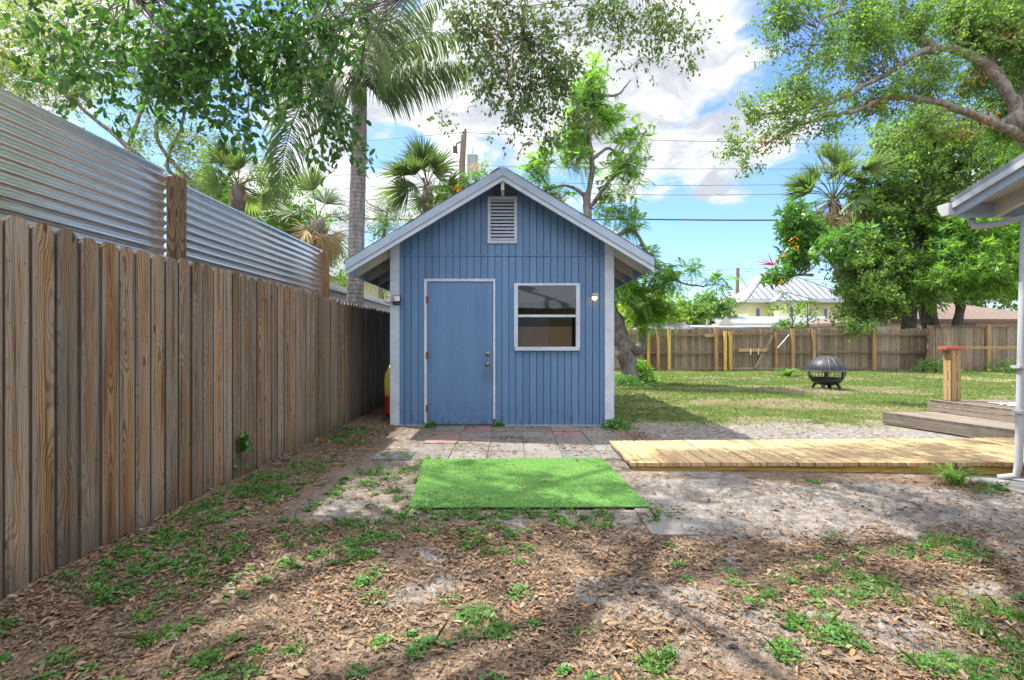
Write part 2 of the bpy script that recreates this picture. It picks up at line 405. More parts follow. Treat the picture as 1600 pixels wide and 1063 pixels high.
def m_white(base, dirt=0.35):
    def f(t, b, o):
        p = objco(t)
        n = t.noise(p, 6, 5, 0.65); n2 = t.noise(p, 45, 3, 0.6)
        c = t.mix(t.maprange(n, 0.4, 0.7, 0, dirt), base, tuple(x * 0.62 for x in base))
        c = t.mix(t.maprange(n2, 0.64, 0.75, 0, 0.5), c, (0.18, 0.15, 0.12))
        setb(t, b, c, 0.55, t.bump(n2, 0.1, 0.002), spec=0.4)
    return f
M['white'] = mat('white_trim_paint', m_white((0.50, 0.54, 0.60), 0.5))
M['fascia'] = mat('pale_fascia_paint', m_white((0.30, 0.365, 0.44)))
M['soffit'] = mat('soffit_paint', m_white((0.50, 0.48, 0.45)))
M['cream'] = mat('cream_wall_paint', m_white((0.48, 0.455, 0.385)))
M['yellowwall'] = mat('yellow_wall_paint', m_white((0.52, 0.52, 0.27), 0.15))
M['tan'] = mat('tan_wall_paint', m_white((0.42, 0.38, 0.24)))
M['rakegrey'] = mat('grey_rake_paint', m_white((0.17, 0.185, 0.205), 0.2))
M['gutter'] = mat('white_gutter_metal', m_white((0.37, 0.38, 0.40), 0.2))
def m_plain(c, rough=0.6, metal=0, var=0.25, sc_=20, bump=0.1, spec=0.4):
    def f(t, b, o):
        p = objco(t); n = t.noise(p, sc_, 4, 0.6)
        setb(t, b, t.mix(n, tuple(x * (1 - var) for x in c), tuple(min(1, x * (1 + var)) for x in c)), rough, t.bump(n, bump, 0.004), metal, spec)
    return f
M['black'] = mat('black_metal', m_plain((0.03, 0.03, 0.034), 0.5, 0.3))
M['mesh'] = mat('dark_mesh_metal', m_plain((0.035, 0.036, 0.042), 0.5, 0.3))
M['barmetal'] = mat('worn_grey_metal', m_plain((0.12, 0.12, 0.125), 0.5, 0.3))
M['brass'] = mat('tarnished_brass', m_plain((0.30, 0.25, 0.17), 0.35, 0.9))
M['hinge'] = mat('rusty_hinge', m_plain((0.16, 0.07, 0.05), 0.7))
M['redp'] = mat('red_plastic', m_plain((0.5, 0.03, 0.02), 0.4))
M['redpaint'] = mat('red_paint', m_plain((0.36, 0.07, 0.05), 0.6))
M['yelp'] = mat('yellow_plastic', m_plain((0.62, 0.48, 0.05), 0.4))
M['card'] = mat('brown_cardboard', m_plain((0.60, 0.30, 0.15), 0.8, 0, 0.3, 6))
M['concrete'] = mat('grey_concrete', m_plain((0.19, 0.187, 0.18), 0.9, 0, 0.35, 12, 0.3))
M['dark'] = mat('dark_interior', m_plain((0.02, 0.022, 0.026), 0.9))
M['wire'] = mat('black_cable', m_plain((0.03, 0.03, 0.03), 0.6))
M['wiregrey'] = mat('grey_cable', m_plain((0.16, 0.17, 0.18), 0.6))
M['pole'] = mat('utility_pole_wood', m_plain((0.15, 0.11, 0.085), 0.9, 0, 0.4, 9, 0.4))
M['transformer'] = mat('grey_green_enamel', m_plain((0.30, 0.38, 0.37), 0.5))
M['lampgrey'] = mat('grey_cast_metal', m_plain((0.35, 0.36, 0.37), 0.5, 0.2))
def m_shingle(c1, c2):
    def f(t, b, o):
        p = objco(t)
        br = t.new('ShaderNodeTexBrick'); t.put(br.inputs['Vector'], t.mapping(p, (1, 1, 1)))
        br.inputs['Scale'].default_value = 3.3; br.inputs['Color1'].default_value = c1 + (1,); br.inputs['Color2'].default_value = c2 + (1,)
        br.inputs['Mortar'].default_value = tuple(x * 0.4 for x in c1) + (1,); br.inputs['Mortar Size'].default_value = 0.015
        c = t.mix(t.noise(p, 2.2, 4, 0.6), br.outputs[0], tuple(x * 0.7 for x in c2))
        setb(t, b, c, 0.95, t.bump(t.noise(p, 120, 2, 0.6), 0.4, 0.004), spec=0.2)
    return f
M['shingle'] = mat('grey_shingle', m_shingle((0.12, 0.13, 0.145), (0.2, 0.205, 0.22)))
M['brownshingle'] = mat('brown_shingle', m_shingle((0.13, 0.092, 0.072), (0.22, 0.165, 0.135)))
def m_galv(t, b, o):
    p = objco(t); n = t.voro(p, 55, out='Color'); n2 = t.noise(p, 2.5, 4, 0.6); _x, _y, _z = t.sep(p)
    c = t.mix(t.sep(n)[0], (0.82, 0.84, 0.86), (0.88, 0.90, 0.92))
    c = t.mix(t.maprange(n2, 0.6, 0.8, 0, 0.2), c, (0.5, 0.52, 0.55))
    setb(t, b, c, t.maprange(n2, 0.3, 0.7, 0.10, 0.19), None, 0.88)
M['galv'] = mat('galvanised_steel', m_galv)
def m_roofmetal(axis):
    def f(t, b, o):
        p = objco(t); x, y, z = t.sep(p); a = (x, y)[axis]
        w = t.math('PINGPONG', a, 0.2); r = t.maprange(w, 0.0, 0.05, 1, 0)
        c = t.mix(t.math('MULTIPLY', r, 0.6), (0.20, 0.21, 0.235), (0.12, 0.13, 0.15)); c = t.mix(t.math('GREATER_THAN', t.attr('rnd'), .8), c, (0.10, 0.11, 0.13))
        c = t.mix(t.maprange(t.noise(p, 0.8, 4, 0.6), 0.5, 0.75, 0, 0.35), c, (0.26, 0.26, 0.27))
        setb(t, b, c, 0.6, t.bump(r, 0.5, 0.03), 0.15)
    return f
M['roofmetal'] = mat('ribbed_metal_roof', m_roofmetal(0))
def m_paver(t, b, o):
    p = objco(t); r = t.attr('rnd'); n = t.noise(p, 9, 5, 0.65); n2 = t.noise(p, 140, 2, 0.6)
    base = t.ramp(r, [(0.0, (0.13, 0.125, 0.12)), (0.45, (0.165, 0.157, 0.148)), (0.72, (0.11, 0.115, 0.11)), (0.80, (0.20, 0.115, 0.105)), (0.9, (0.17, 0.125, 0.115)), (1.0, (0.19, 0.183, 0.172))], 'CONSTANT')
    c = t.mix(t.maprange(n, 0.35, 0.7, 0, 0.75), base, (0.19, 0.175, 0.16))
    c = t.mix(t.maprange(n2, 0.55, 0.75, 0, 0.5), c, (0.12, 0.11, 0.10))
    setb(t, b, c, 0.95, t.bump(n2, 0.4, 0.003), spec=0.2)
M['paver'] = mat('concrete_paver', m_paver)

def m_leaf(cols, transl=0.45, rough=0.42, tcol=1.6, spec=0.35, bigvar=0.35):
    def f(t, b, o):
        r = t.attr('rnd'); n = t.noise(objco(t), 0.9, 2, 0.5)
        k = len(cols)
        c = t.ramp(t.math('ADD', t.math('MULTIPLY', r, 1 - bigvar * 0.6), t.math('MULTIPLY', t.math('SUBTRACT', n, 0.35), bigvar), clamp=True),
                   [(i / max(1, k - 1), q) for i, q in enumerate(cols)])
        setb(t, b, c, rough, spec=spec)
        tr = t.new('ShaderNodeBsdfTranslucent')
        t.put(tr.inputs[0], t.mix(1.0, c, (tcol * 1.05, tcol * 1.15, tcol * 0.55), 'MULTIPLY'))
        mx = t.new('ShaderNodeMixShader'); mx.inputs[0].default_value = transl
        t.l.new(b.outputs[0], mx.inputs[1]); t.l.new(tr.outputs[0], mx.inputs[2]); t.l.new(mx.outputs[0], o.inputs[0])
    return f
M['oakleaf'] = mat('oak_leaf_near', m_leaf([(0.030, 0.072, 0.022), (0.055, 0.130, 0.034), (0.10, 0.20, 0.045)], 0.48))
M['oakleaf2'] = mat('oak_leaf_olive', m_leaf([(0.05, 0.085, 0.028), (0.075, 0.13, 0.04), (0.11, 0.17, 0.05), (0.24, 0.13, 0.05)], 0.38))
M['leafbright'] = mat('leaf_bright', m_leaf([(0.07, 0.15, 0.03), (0.13, 0.25, 0.045), (0.22, 0.36, 0.07)], 0.5))
M['leafmid'] = mat('leaf_mid', m_leaf([(0.065, 0.12, 0.032), (0.12, 0.205, 0.05), (0.23, 0.32, 0.085)], 0.5))
M['leafyellow'] = mat('leaf_yellow_green', m_leaf([(0.10, 0.15, 0.03), (0.19, 0.25, 0.05), (0.30, 0.36, 0.08)], 0.5))
M['leafdeep'] = mat('leaf_deep_green', m_leaf([(0.022, 0.065, 0.018), (0.04, 0.12, 0.028), (0.07, 0.17, 0.04)], 0.35, 0.32))
M['leafumb'] = mat('umbrella_leaf', m_leaf([(0.05, 0.12, 0.03), (0.09, 0.20, 0.045), (0.18, 0.30, 0.08)], 0.4, 0.3))
M['feather'] = mat('fern_like_leaf', m_leaf([(0.08, 0.16, 0.03), (0.13, 0.25, 0.045), (0.22, 0.35, 0.08)], 0.55))
M['leaffar'] = mat('leaf_far', m_leaf([(0.07, 0.14, 0.04), (0.11, 0.20, 0.055), (0.17, 0.26, 0.07)], 0.4))
M['palmleaf'] = mat('palm_leaflet', m_leaf([(0.055, 0.085, 0.035), (0.08, 0.125, 0.05), (0.14, 0.19, 0.07)], 0.3, 0.45))
M['palmgreen'] = mat('palm_fan_green', m_leaf([(0.08, 0.13, 0.05), (0.13, 0.20, 0.07), (0.22, 0.28, 0.10)], 0.35, 0.45))
M['palmyellow'] = mat('palm_leaflet_yellow', m_leaf([(0.12, 0.15, 0.03), (0.2, 0.26, 0.04), (0.32, 0.36, 0.07)], 0.4))
M['deadfrond'] = mat('dead_frond', m_leaf([(0.20, 0.14, 0.07), (0.33, 0.25, 0.13), (0.45, 0.36, 0.20)], 0.25, 0.7, 1.0))
M['brownleaf'] = mat('dead_leaf_cluster', m_leaf([(0.18, 0.07, 0.03), (0.30, 0.12, 0.05), (0.35, 0.2, 0.1)], 0.3, 0.7, 1.0))
M['moss'] = mat('hanging_moss', m_leaf([(0.20, 0.22, 0.17), (0.28, 0.30, 0.23), (0.34, 0.35, 0.28)], 0.3, 0.9, 1.0))
M['orange'] = mat('orange_blossom', m_leaf([(0.65, 0.14, 0.01), (0.75, 0.25, 0.02), (0.8, 0.38, 0.03)], 0.35, 0.6, 1.0))
M['pinkspike'] = mat('pink_flower_spike', m_leaf([(0.45, 0.05, 0.10), (0.6, 0.08, 0.15)], 0.2, 0.6, 1.0))
M['weed'] = mat('weed_leaf', m_leaf([(0.05, 0.13, 0.03), (0.085, 0.205, 0.045), (0.16, 0.30, 0.07)], 0.4))
M['grass'] = mat('lawn_grass', m_leaf([(0.32, 0.26, 0.14), (0.13, 0.16, 0.055), (0.09, 0.17, 0.045), (0.13, 0.24, 0.06), (0.21, 0.34, 0.09)], 0.35, 0.6, 1.3))
M['turf'] = mat('artificial_turf', m_leaf([(0.13, 0.28, 0.08), (0.18, 0.36, 0.10), (0.28, 0.46, 0.16)], 0.3, 0.5, 1.3))
M['turfback'] = mat('turf_backing', m_plain((0.10, 0.21, 0.055), 0.9, 0, 0.25, 60, 0.3))
M['litter'] = mat('fallen_leaf', m_leaf([(0.040, 0.027, 0.020), (0.10, 0.066, 0.045), (0.20, 0.138, 0.09), (0.13, 0.10, 0.08), (0.30, 0.215, 0.14), (0.07, 0.048, 0.035), (0.30, 0.155, 0.07), (0.22, 0.165, 0.12), (0.48, 0.38, 0.27)], 0.12, 0.75, 1.0, 0.25, 0.2))
def m_bark(c1, c2, rings=False, sc_=8):
    def f(t, b, o):
        p = objco(t); x, y, z = t.sep(p)
        n = t.noise(t.mapping(p, (1, 1, 0.35)), sc_, 6, 0.65); n2 = t.noise(p, 2.2, 4, 0.6)
        c = t.mix(t.maprange(n, 0.35, 0.65), c1, c2)
        c = t.mix(t.maprange(n2, 0.55, 0.72, 0, 0.5), c, tuple(0.5 * a + 0.12 for a in c2))
        h = n
        if rings:
            rz = t.math('PINGPONG', t.math('ADD', z, t.math('MULTIPLY', n2, 0.05)), 0.045)
            rr = t.maprange(rz, 0.0, 0.012, 1, 0)
            c = t.mix(t.math('MULTIPLY', rr, 0.55), c, tuple(a * 0.4 for a in c1)); h = t.math('SUBTRACT', n, rr)
        setb(t, b, c, 0.9, t.bump(h, 0.6, 0.02), spec=0.2)
    return f
M['palmbark'] = mat('ringed_palm_bark', m_bark((0.13, 0.11, 0.10), (0.25, 0.23, 0.215), True, 14))
M['bark'] = mat('grey_bark', m_bark((0.10, 0.085, 0.07), (0.26, 0.235, 0.205)))
M['palebark'] = mat('pale_bark', m_bark((0.07, 0.058, 0.046), (0.22, 0.195, 0.165), False, 12))
M['darkbark'] = mat('dark_bark', m_bark((0.05, 0.042, 0.036), (0.13, 0.11, 0.095)))
M['twig'] = mat('twig_bark', m_bark((0.06, 0.045, 0.035), (0.15, 0.12, 0.09)))
def m_glass(t, b, o):
    tr = t.new('ShaderNodeBsdfTransparent'); tr.inputs[0].default_value = (0.80, 0.84, 0.85, 1)
    gl = t.new('ShaderNodeBsdfGlossy'); gl.inputs['Roughness'].default_value = 0.015
    t.put(gl.inputs['Normal'], t.bump(t.noise(objco(t), 2.0, 2, 0.5), 0.05, 0.02))
    fr = t.new('ShaderNodeFresnel'); fr.inputs[0].default_value = 1.55
    f = t.math('ADD', t.math('MULTIPLY', fr.outputs[0], 1.6), 0.07, clamp=True)
    mx = t.new('ShaderNodeMixShader'); t.l.new(f, mx.inputs[0]); t.l.new(tr.outputs[0], mx.inputs[1]); t.l.new(gl.outputs[0], mx.inputs[2])
    t.l.new(mx.outputs[0], o.inputs[0])
M['glass'] = mat('window_glass', m_glass)
M['farglass'] = mat('dark_window_glass', m_plain((0.06, 0.08, 0.09), 0.1, 0, 0.2))
def m_bulb(t, b, o):
    e = t.new('ShaderNodeEmission'); e.inputs[0].default_value = (1.0, 0.55, 0.20, 1); e.inputs[1].default_value = 4.0
    t.l.new(e.outputs[0], o.inputs[0])
M['bulb'] = mat('lit_bulb', m_bulb)
def m_rugpat(t, b, o):
    p = objco(t); x, y, z = t.sep(p)
    a = t.math('PINGPONG', t.math('ADD', x, y), 0.16); c_ = t.math('PINGPONG', t.math('SUBTRACT', x, y), 0.16)
    l = t.math('MINIMUM', a, c_)
    c = t.mix(t.math('GREATER_THAN', l, 0.022), (0.72, 0.72, 0.70), (0.11, 0.115, 0.125))
    setb(t, b, c, 0.9)
M['patio_rug'] = mat('diamond_rug', m_rugpat)

# ------------------------------------------------------------------ ground
def build_ground():
    xs = np.concatenate([-np.geomspace(400, 6.2, 24), np.arange(-6, 12, 0.045), np.geomspace(12.1, 400, 26)])
    ys = np.concatenate([-np.geomspace(120, 0.6, 14), np.arange(-0.4, 12, 0.045), np.arange(12.05, 24, 0.12), np.geomspace(24.3, 900, 24)])
    X, Y = np.meshgrid(xs, ys, indexing='ij'); Z = height(X, Y)
    far = 1 - sstep(20, 40, np.hypot(X, Y)); Z = Z * far
    V = np.stack([X, Y, Z], -1).reshape(-1, 3)
    nx, ny = len(xs), len(ys); i = np.arange(nx - 1)[:, None] * ny + np.arange(ny - 1)[None, :]
    i = i.ravel(); F = np.stack([i, i + ny, i + ny + 1, i + 1], 1)
    o = npmesh('ground', V, F, M['ground'], smooth=True); me = o.data
    for nm, fn in (('sand', sand), ('lawn', lawn)):
        a = me.attributes.new(nm, 'FLOAT', 'POINT'); a.data.foreach_set('value', fn(X, Y).ravel().astype(np.float32))
    tag(o, kind='structure')
build_ground()

# ------------------------------------------------------------------ left picket fence (stockade) along X = -2.43
def picket(mb, p0, d, nrm, w, t, z0, z1, r, voff):
    """dog-eared board: p0 start on the line, d along, nrm outward (visible face)"""
    c = w * 0.27
    prof = [(0, z0), (w, z0), (w, z1 - c), (w - c, z1), (c, z1), (0, z1 - c)]
    b = len(mb.v)
    for k in (0, 1):
        for (a, z) in prof:
            q = p0 + d * a - nrm * (t * k); mb.v.append((q.x, q.y, z))
    uvs = [(a * 0.14 / w, z + voff) for a, z in prof]
    mb.face([b + i for i in range(6)], uvs, r); mb.face([b + 6 + i for i in range(5, -1, -1)], uvs[::-1], r)
    for i in range(6):
        j = (i + 1) % 6
        mb.face([b + i, b + 6 + i, b + 6 + j, b + j], [uvs[i], (uvs[i][0] + .02, uvs[i][1]), (uvs[j][0] + .02, uvs[j][1]), uvs[j]], r)
def fence_run(mb, a, b, top, nrm, seed, w=0.1365, gap=0.007, jit=0.012, z0=-0.05, warp=0.004):
    rg = random.Random(seed); a = Vector(a); b = Vector(b); L = (b - a).length; d = (b - a) / L; s = 0; i = 0
    while s < L:
        ww = w * rg.uniform(0.97, 1.03)
        p = a + d * s + Vector(nrm) * rg.uniform(-warp, warp)
        dd = (d + Vector(nrm) * rg.uniform(-0.02, 0.02)).normalized()
        tt = top(s) if callable(top) else top
        picket(mb, p, dd, Vector(nrm), ww, 0.018, z0, tt + rg.uniform(-jit, jit), rg.random(), rg.random() * 50)
        s += ww + gap * rg.choice((0.3, 0.6, 1, 1, 1.6, 2.2)); i += 1
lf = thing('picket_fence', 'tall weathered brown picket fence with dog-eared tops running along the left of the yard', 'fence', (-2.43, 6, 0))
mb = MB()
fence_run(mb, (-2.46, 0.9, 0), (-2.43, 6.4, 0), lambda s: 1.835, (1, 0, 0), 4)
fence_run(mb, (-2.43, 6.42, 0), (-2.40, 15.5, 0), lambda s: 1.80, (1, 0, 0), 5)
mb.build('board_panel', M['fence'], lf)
for z in (0.3, 0.95, 1.55):
    mb = MB(); mb.beam((-2.515, 0.9, z), (-2.48, 15.5, z), 0.04, 0.085, r=0.3); mb.build('rail', M['darkpost'], lf)
for y in (1.55, 9.5, 12.0, 14.5):
    mb = MB(); mb.box(-2.63, -2.54, y, y + 0.09, -0.05, 1.75, r=random.random()); mb.build('post', M['darkpost'], lf)

# corrugated steel screen just behind it
cs = thing('corrugated_metal_screen', 'corrugated galvanised steel screen on wooden posts rising above the left picket fence', 'metal fence', (-2.66, 4, 0))
def corrugated(y0, y1, z0, z1, x, name):
    wl = 0.0678; amp = 0.0120; nz = int((z1 - z0) / wl * 12); zs = np.linspace(z0, z1, nz)
    xs_ = x + amp * np.sin((zs - z0) / wl * 2 * math.pi)
    ysn = np.arange(y0, y1, 0.15); ysn = np.append(ysn, y1)
    V = []; 
    for k in (0, 1):
        for yy in ysn:
            wv = 0.004 * math.sin(yy * 2.3) + 0.003 * math.sin(yy * 5.1 + 1)
            V.append(np.stack([xs_ + wv - 0.0012 * k, np.full(nz, yy), zs], 1))
    V = np.concatenate(V); F = []
    ny = len(ysn)
    for k in (0, 1):
        for j in range(ny - 1):
            a = (k * ny + j) * nz + np.arange(nz - 1); q = np.stack([a, a + nz, a + nz + 1, a + 1], 1)
            F.append(q if k else q[:, ::-1])
    o = npmesh(name, V, np.concatenate(F), M['galv'], cs, smooth=True); return o
corrugated(-0.6, 3.84, 1.42, 2.50, -2.605, 'steel_panel')
corrugated(3.96, 6.98, 1.42, 2.45, -2.60, 'steel_panel')
mb = MB(); mb.beam((-2.60, -0.6, 2.505), (-2.60, 3.84, 2.505), 0.03, 0.012); mb.build('top_cap', M['galv'], cs)
mb = MB(); mb.beam((-2.595, 3.96, 2.455), (-2.595, 6.98, 2.455), 0.03, 0.012); mb.build('top_cap', M['galv'], cs)
mb = MB(); mb.beam((-2.555, 3.90, -0.05), (-2.555, 3.90, 2.47), 0.10, 0.09, up=(1, 0, 0), r=0.63); mb.build('post', M['darkpost'], cs)
mb = MB(); mb.beam((-2.57, 7.03, -0.05), (-2.57, 7.03, 2.43), 0.09, 0.09, up=(1, 0, 0), r=0.33); mb.build('post', M['fence'], cs)
mb = MB(); mb.beam((-2.66, 0.2, -0.05), (-2.66, 0.2, 2.47), 0.10, 0.09, up=(1, 0, 0), r=0.33); mb.build('post', M['darkpost'], cs)

# ------------------------------------------------------------------ the shed
YF, YB = 7.45, 12.2; XL, XR = -1.75, 1.462; XC = -0.13; RZ = 3.61; SL = 0.60
sh = thing('blue_shed', 'blue wooden garden shed with a gabled roof, white corner trim and grooved siding', 'shed', (XC, YF, 0))
def siding(y, face, x0, x1, holes, zb, topf, band):
    """tongue-and-groove wall in the XZ plane at y, with real V-grooves, split round the holes"""
    mbb = MB(); g = 0.1015; gw = 0.010; gd = 0.022
    xs = []; x = x0 + 0.06
    edges = [x0]
    while x < x1 - 0.02: edges += [x - gw / 2, x + gw / 2]; x += g
    edges.append(x1)
    brk = sorted(set([e for h in holes for e in (h[0], h[1])]))
    for k in range(len(edges) - 1):
        a, b = edges[k], edges[k + 1]; groove = (k % 2 == 1)
        cuts = [a] + [c for c in brk if a + 1e-5 < c < b - 1e-5] + [b]
        for a2, b2 in zip(cuts[:-1], cuts[1:]):
            m = (a2 + b2) / 2; spans = [(zb, None)]
            hs = [h for h in holes if h[0] <= m <= h[1]]
            z = zb; segs = []
            for h in sorted(hs, key=lambda h: h[2]): segs.append((z, h[2])); z = h[3]
            segs.append((z, None))
            for (s0, s1) in segs:
                if s1 is not None and s1 - s0 < 1e-4: continue
                za, zb2 = (s1, s1) if s1 is not None else (topf(a2), topf(b2))
                if groove:
                    mid = (a2 + b2) / 2; zm = s1 if s1 is not None else topf(mid)
                    mbb.poly([(a2, y, s0), (mid, y + gd, s0), (mid, y + gd, zm), (a2, y, za)])
                    mbb.poly([(mid, y + gd, s0), (b2, y, s0), (b2, y, zb2), (mid, y + gd, zm)])
                else: mbb.poly([(a2, y, s0), (b2, y, s0), (b2, y, zb2), (a2, y, za)])
    return mbb
topf = lambda x: RZ - 0.050 - SL * abs(x - XC)
DX0, DX1, DZ = -1.276, -0.242, 2.133
WX0, WX1, WZ0, WZ1 = 0.028, 0.987, 1.09, 2.068
w = siding(YF, -1, XL + .02, XR - .02, [(DX0 + .03, DX1 - .03, 0.0, DZ - .03), (WX0 + .03, WX1 - .03, WZ0 + .03, WZ1 - .03)], 0.0, topf, 0)
w.build('front_wall', M['blue'], sh)
mb = MB(); mb.box(XL + 0.125, XR - 0.125, YF - 0.016, YF + 0.001, 2.462, 2.487); mb.build('band_board', M['blue'], sh, bevel=0.003)
for xa, xb in ((XL + .01, DX0), (DX1, XR - .01)):
    mb = MB(); mb.box(xa, xb, YF - 0.006, YF + .05, -0.03, 0.012); mb.build('sill_board', M['fascia'], sh)
# other walls
mb = MB()
mb.box(XL, XL + 0.09, YF + 0.02, YB - 0.02, 0, topf(XL) + 0.02); mb.build('side_wall', M['blue'], sh)
mb = MB(); mb.box(XR - 0.09, XR, YF + 0.02, YB - 0.02, 0, topf(XR) + 0.02); mb.build('side_wall', M['blue'], sh)
mb = MB(); mb.hexa([(XL, YB - .08, 0), (XR, YB - .08, 0), (XR, YB, 0), (XL, YB, 0), (XL, YB - .08, 2.5), (XR, YB - .08, 2.5), (XR, YB, 2.5), (XL, YB, 2.5)])
mb.poly([(XL, YB, 2.5), (XR, YB, 2.5), (XC, YB, topf(XC))]); mb.build('rear_wall', M['blue'], sh)
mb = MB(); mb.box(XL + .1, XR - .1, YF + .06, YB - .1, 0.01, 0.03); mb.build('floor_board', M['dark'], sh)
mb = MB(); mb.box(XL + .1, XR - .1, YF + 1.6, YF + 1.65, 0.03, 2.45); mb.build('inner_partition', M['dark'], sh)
for (x0, x1) in ((XL, XL + 0.115), (XR - 0.115, XR)):
    mb = MB(); zt0 = topf(x0) + 0.0; zt1 = topf(x1)
    y0, y1 = YF - 0.022, YF + 0.0
    mb.hexa([(x0, y0, 0), (x1, y0, 0), (x1, y1, 0), (x0, y1, 0), (x0, y0, zt0), (x1, y0, zt1), (x1, y1, zt1), (x0, y1, zt0)])
    mb.build('corner_board', M['white'], sh, bevel=0.003)
for (x0, x1) in ((XL - 0.02, XL), (XR, XR + 0.02)):
    mb = MB(); mb.box(x0, x1, YF - 0.02, YF + 0.1, 0, topf(XL) - 0.03); mb.build('corner_return', M['white'], sh)
# roof
def slope_slab(mbb, side, y0, y1, t0, t1, x_in, x_out):
    z = lambda x: RZ - SL * abs(x - XC)
    xi = XC + side * x_in; xo = XC + side * x_out
    q = [(xi, y0, z(xi) - t0), (xo, y0, z(xo) - t0), (xo, y1, z(xo) - t0), (xi, y1, z(xi) - t0),
         (xi, y0, z(xi) - t1), (xo, y0, z(xo) - t1), (xo, y1, z(xo) - t1), (xi, y1, z(xi) - t1)]
    if side < 0: q = [q[1], q[0], q[3], q[2], q[5], q[4], q[7], q[6]]
    mbb.hexa(q)
Yb = YF - 0.45; HALF = {1: 2.07, -1: 2.15}
roof = MB()
for s in (-1, 1): slope_slab(roof, s, Yb - 0.012, YB + 0.3, 0.022, -0.004, 0.0, HALF[s] + 0.02)
ro = roof.build('roof', M['shingle'], sh)
# ragged shingle butts along the rake
sg = MB(); rg = random.Random(2)
for s in (-1, 1):
    d = 0.03
    while d < HALF[s]:
        slope_slab(sg, s, Yb - rg.uniform(0.012, 0.03), Yb + 0.3, -0.006, -0.010 - rg.random() * 0.005, d, min(HALF[s] + .02, d + 0.14)); d += 0.145
sg.build('shingle_edge', M['shingle'], ro)
# deck boards seen from below (run across the rafters, i.e. along Y? they follow the slope in strips)
sf = MB()
for s in (-1, 1):
    d = 0.0; i = 0
    while d < HALF[s] - 0.01:
        slope_slab(sf, s, Yb + 0.02, YB + 0.28, 0.044, 0.0225, d, min(HALF[s], d + 0.166)); d += 0.171
sf.build('soffit_boards', M['soffit'], sh)
def rake_board(y0, y1, t0, t1, nm, m_):
    for s in (-1, 1):
        f = MB(); slope_slab(f, s, y0, y1, t0, t1, 0.0, HALF[s]); f.build(nm, M[m_], sh, bevel=0.002)
rake_board(Yb - 0.018, Yb + 0.002, 0.120, 0.0, 'rake_trim', 'fascia')
rake_board(Yb + 0.004, Yb + 0.040, 0.185, 0.047, 'barge_rafter', 'white')
for s in (-1, 1):      # rafters with tails out at the eaves
    for y in (YF + 0.02, YF + 0.62, YF + 1.22, YF + 1.82, YF + 2.42, YF + 3.02, YF + 3.62, YF + 4.22, YF + 4.7):
        f = MB(); slope_slab(f, s, y, y + 0.045, 0.165, 0.046, 1.56, HALF[s] - 0.012); f.build('rafter_tail', M['soffit'], sh)
    f = MB(); xo = XC + s * HALF[s]; z = RZ - SL * HALF[s]
    f.box(min(xo, xo - s * .022), max(xo, xo - s * .022), Yb + 0.041, YB + 0.28, z - 0.165, z - 0.01); f.build('eave_fascia', M['fascia'], sh)
mb = MB(); mb.box(XC - 0.022, XC + 0.022, Yb + 0.041, YF - 0.001, RZ - 0.30, RZ - 0.075); mb.build('ridge_beam', M['soffit'], sh)
# inside lining keeps the room dark
# gable vent
vt = MB(); vx0, vx1, vz0, vz1 = -0.354, 0.074, 2.645, 3.325; fw = 0.042
for (a, b_, c, d) in ((vx0, vx1, vz1 - fw, vz1), (vx0, vx1, vz0, vz0 + fw), (vx0, vx0 + fw, vz0 + fw, vz1 - fw), (vx1 - fw, vx1, vz0 + fw, vz1 - fw)):
    vt.box(a, b_, YF - 0.035, YF - 0.001, c, d)
vo = vt.build('gable_vent', M['white'], sh, bevel=0.002)
mb = MB(); mb.box(vx0 + fw, vx1 - fw, YF - 0.004, YF - 0.002, vz0 + fw, vz1 - fw); mb.build('vent_backing', M['dark'], vo)
sl_ = MB(); nS = 12
for i in range(nS):
    z = vz0 + fw + (i + 0.5) * (vz1 - vz0 - 2 * fw) / nS
    sl_.hexa([(vx0 + fw, YF - 0.034, z - 0.018), (vx1 - fw, YF - 0.034, z - 0.018), (vx1 - fw, YF - 0.030, z - 0.018), (vx0 + fw, YF - 0.030, z - 0.018),
              (vx0 + fw, YF - 0.008, z + 0.018), (vx1 - fw, YF - 0.008, z + 0.018), (vx1 - fw, YF - 0.004, z + 0.018), (vx0 + fw, YF - 0.004, z + 0.018)])
sl_.build('louvre', M['white'], vo)
# door
fr = MB(); fw = 0.042
fr.box(DX0, DX0 + fw, YF - 0.03, YF + 0.05, 0.005, DZ); fr.box(DX1 - 0.034, DX1, YF - 0.03, YF + 0.05, 0.10, DZ)
fr.box(DX0 + fw, DX1 - 0.034, YF - 0.03, YF + 0.05, DZ - 0.04, DZ)
fo = fr.build('door_frame', M['white'], sh, bevel=0.003)
mb = MB(); mb.box(DX1 - 0.034, DX1, YF - 0.028, YF + 0.05, -0.005, 0.095); mb.build('rotten_jamb_foot', M['hinge'], fo)
db = MB(); db.box(DX0 + fw + 0.004, DX1 - 0.039, YF - 0.012, YF + 0.03, 0.022, DZ - 0.046)
do = db.build('door', M['blue'], sh, bevel=0.003)
mb = MB(); mb.box(DX0 + .02, DX1 - .02, YF - 0.035, YF + 0.05, -0.02, 0.016); mb.build('threshold', M['barmetal'], sh)
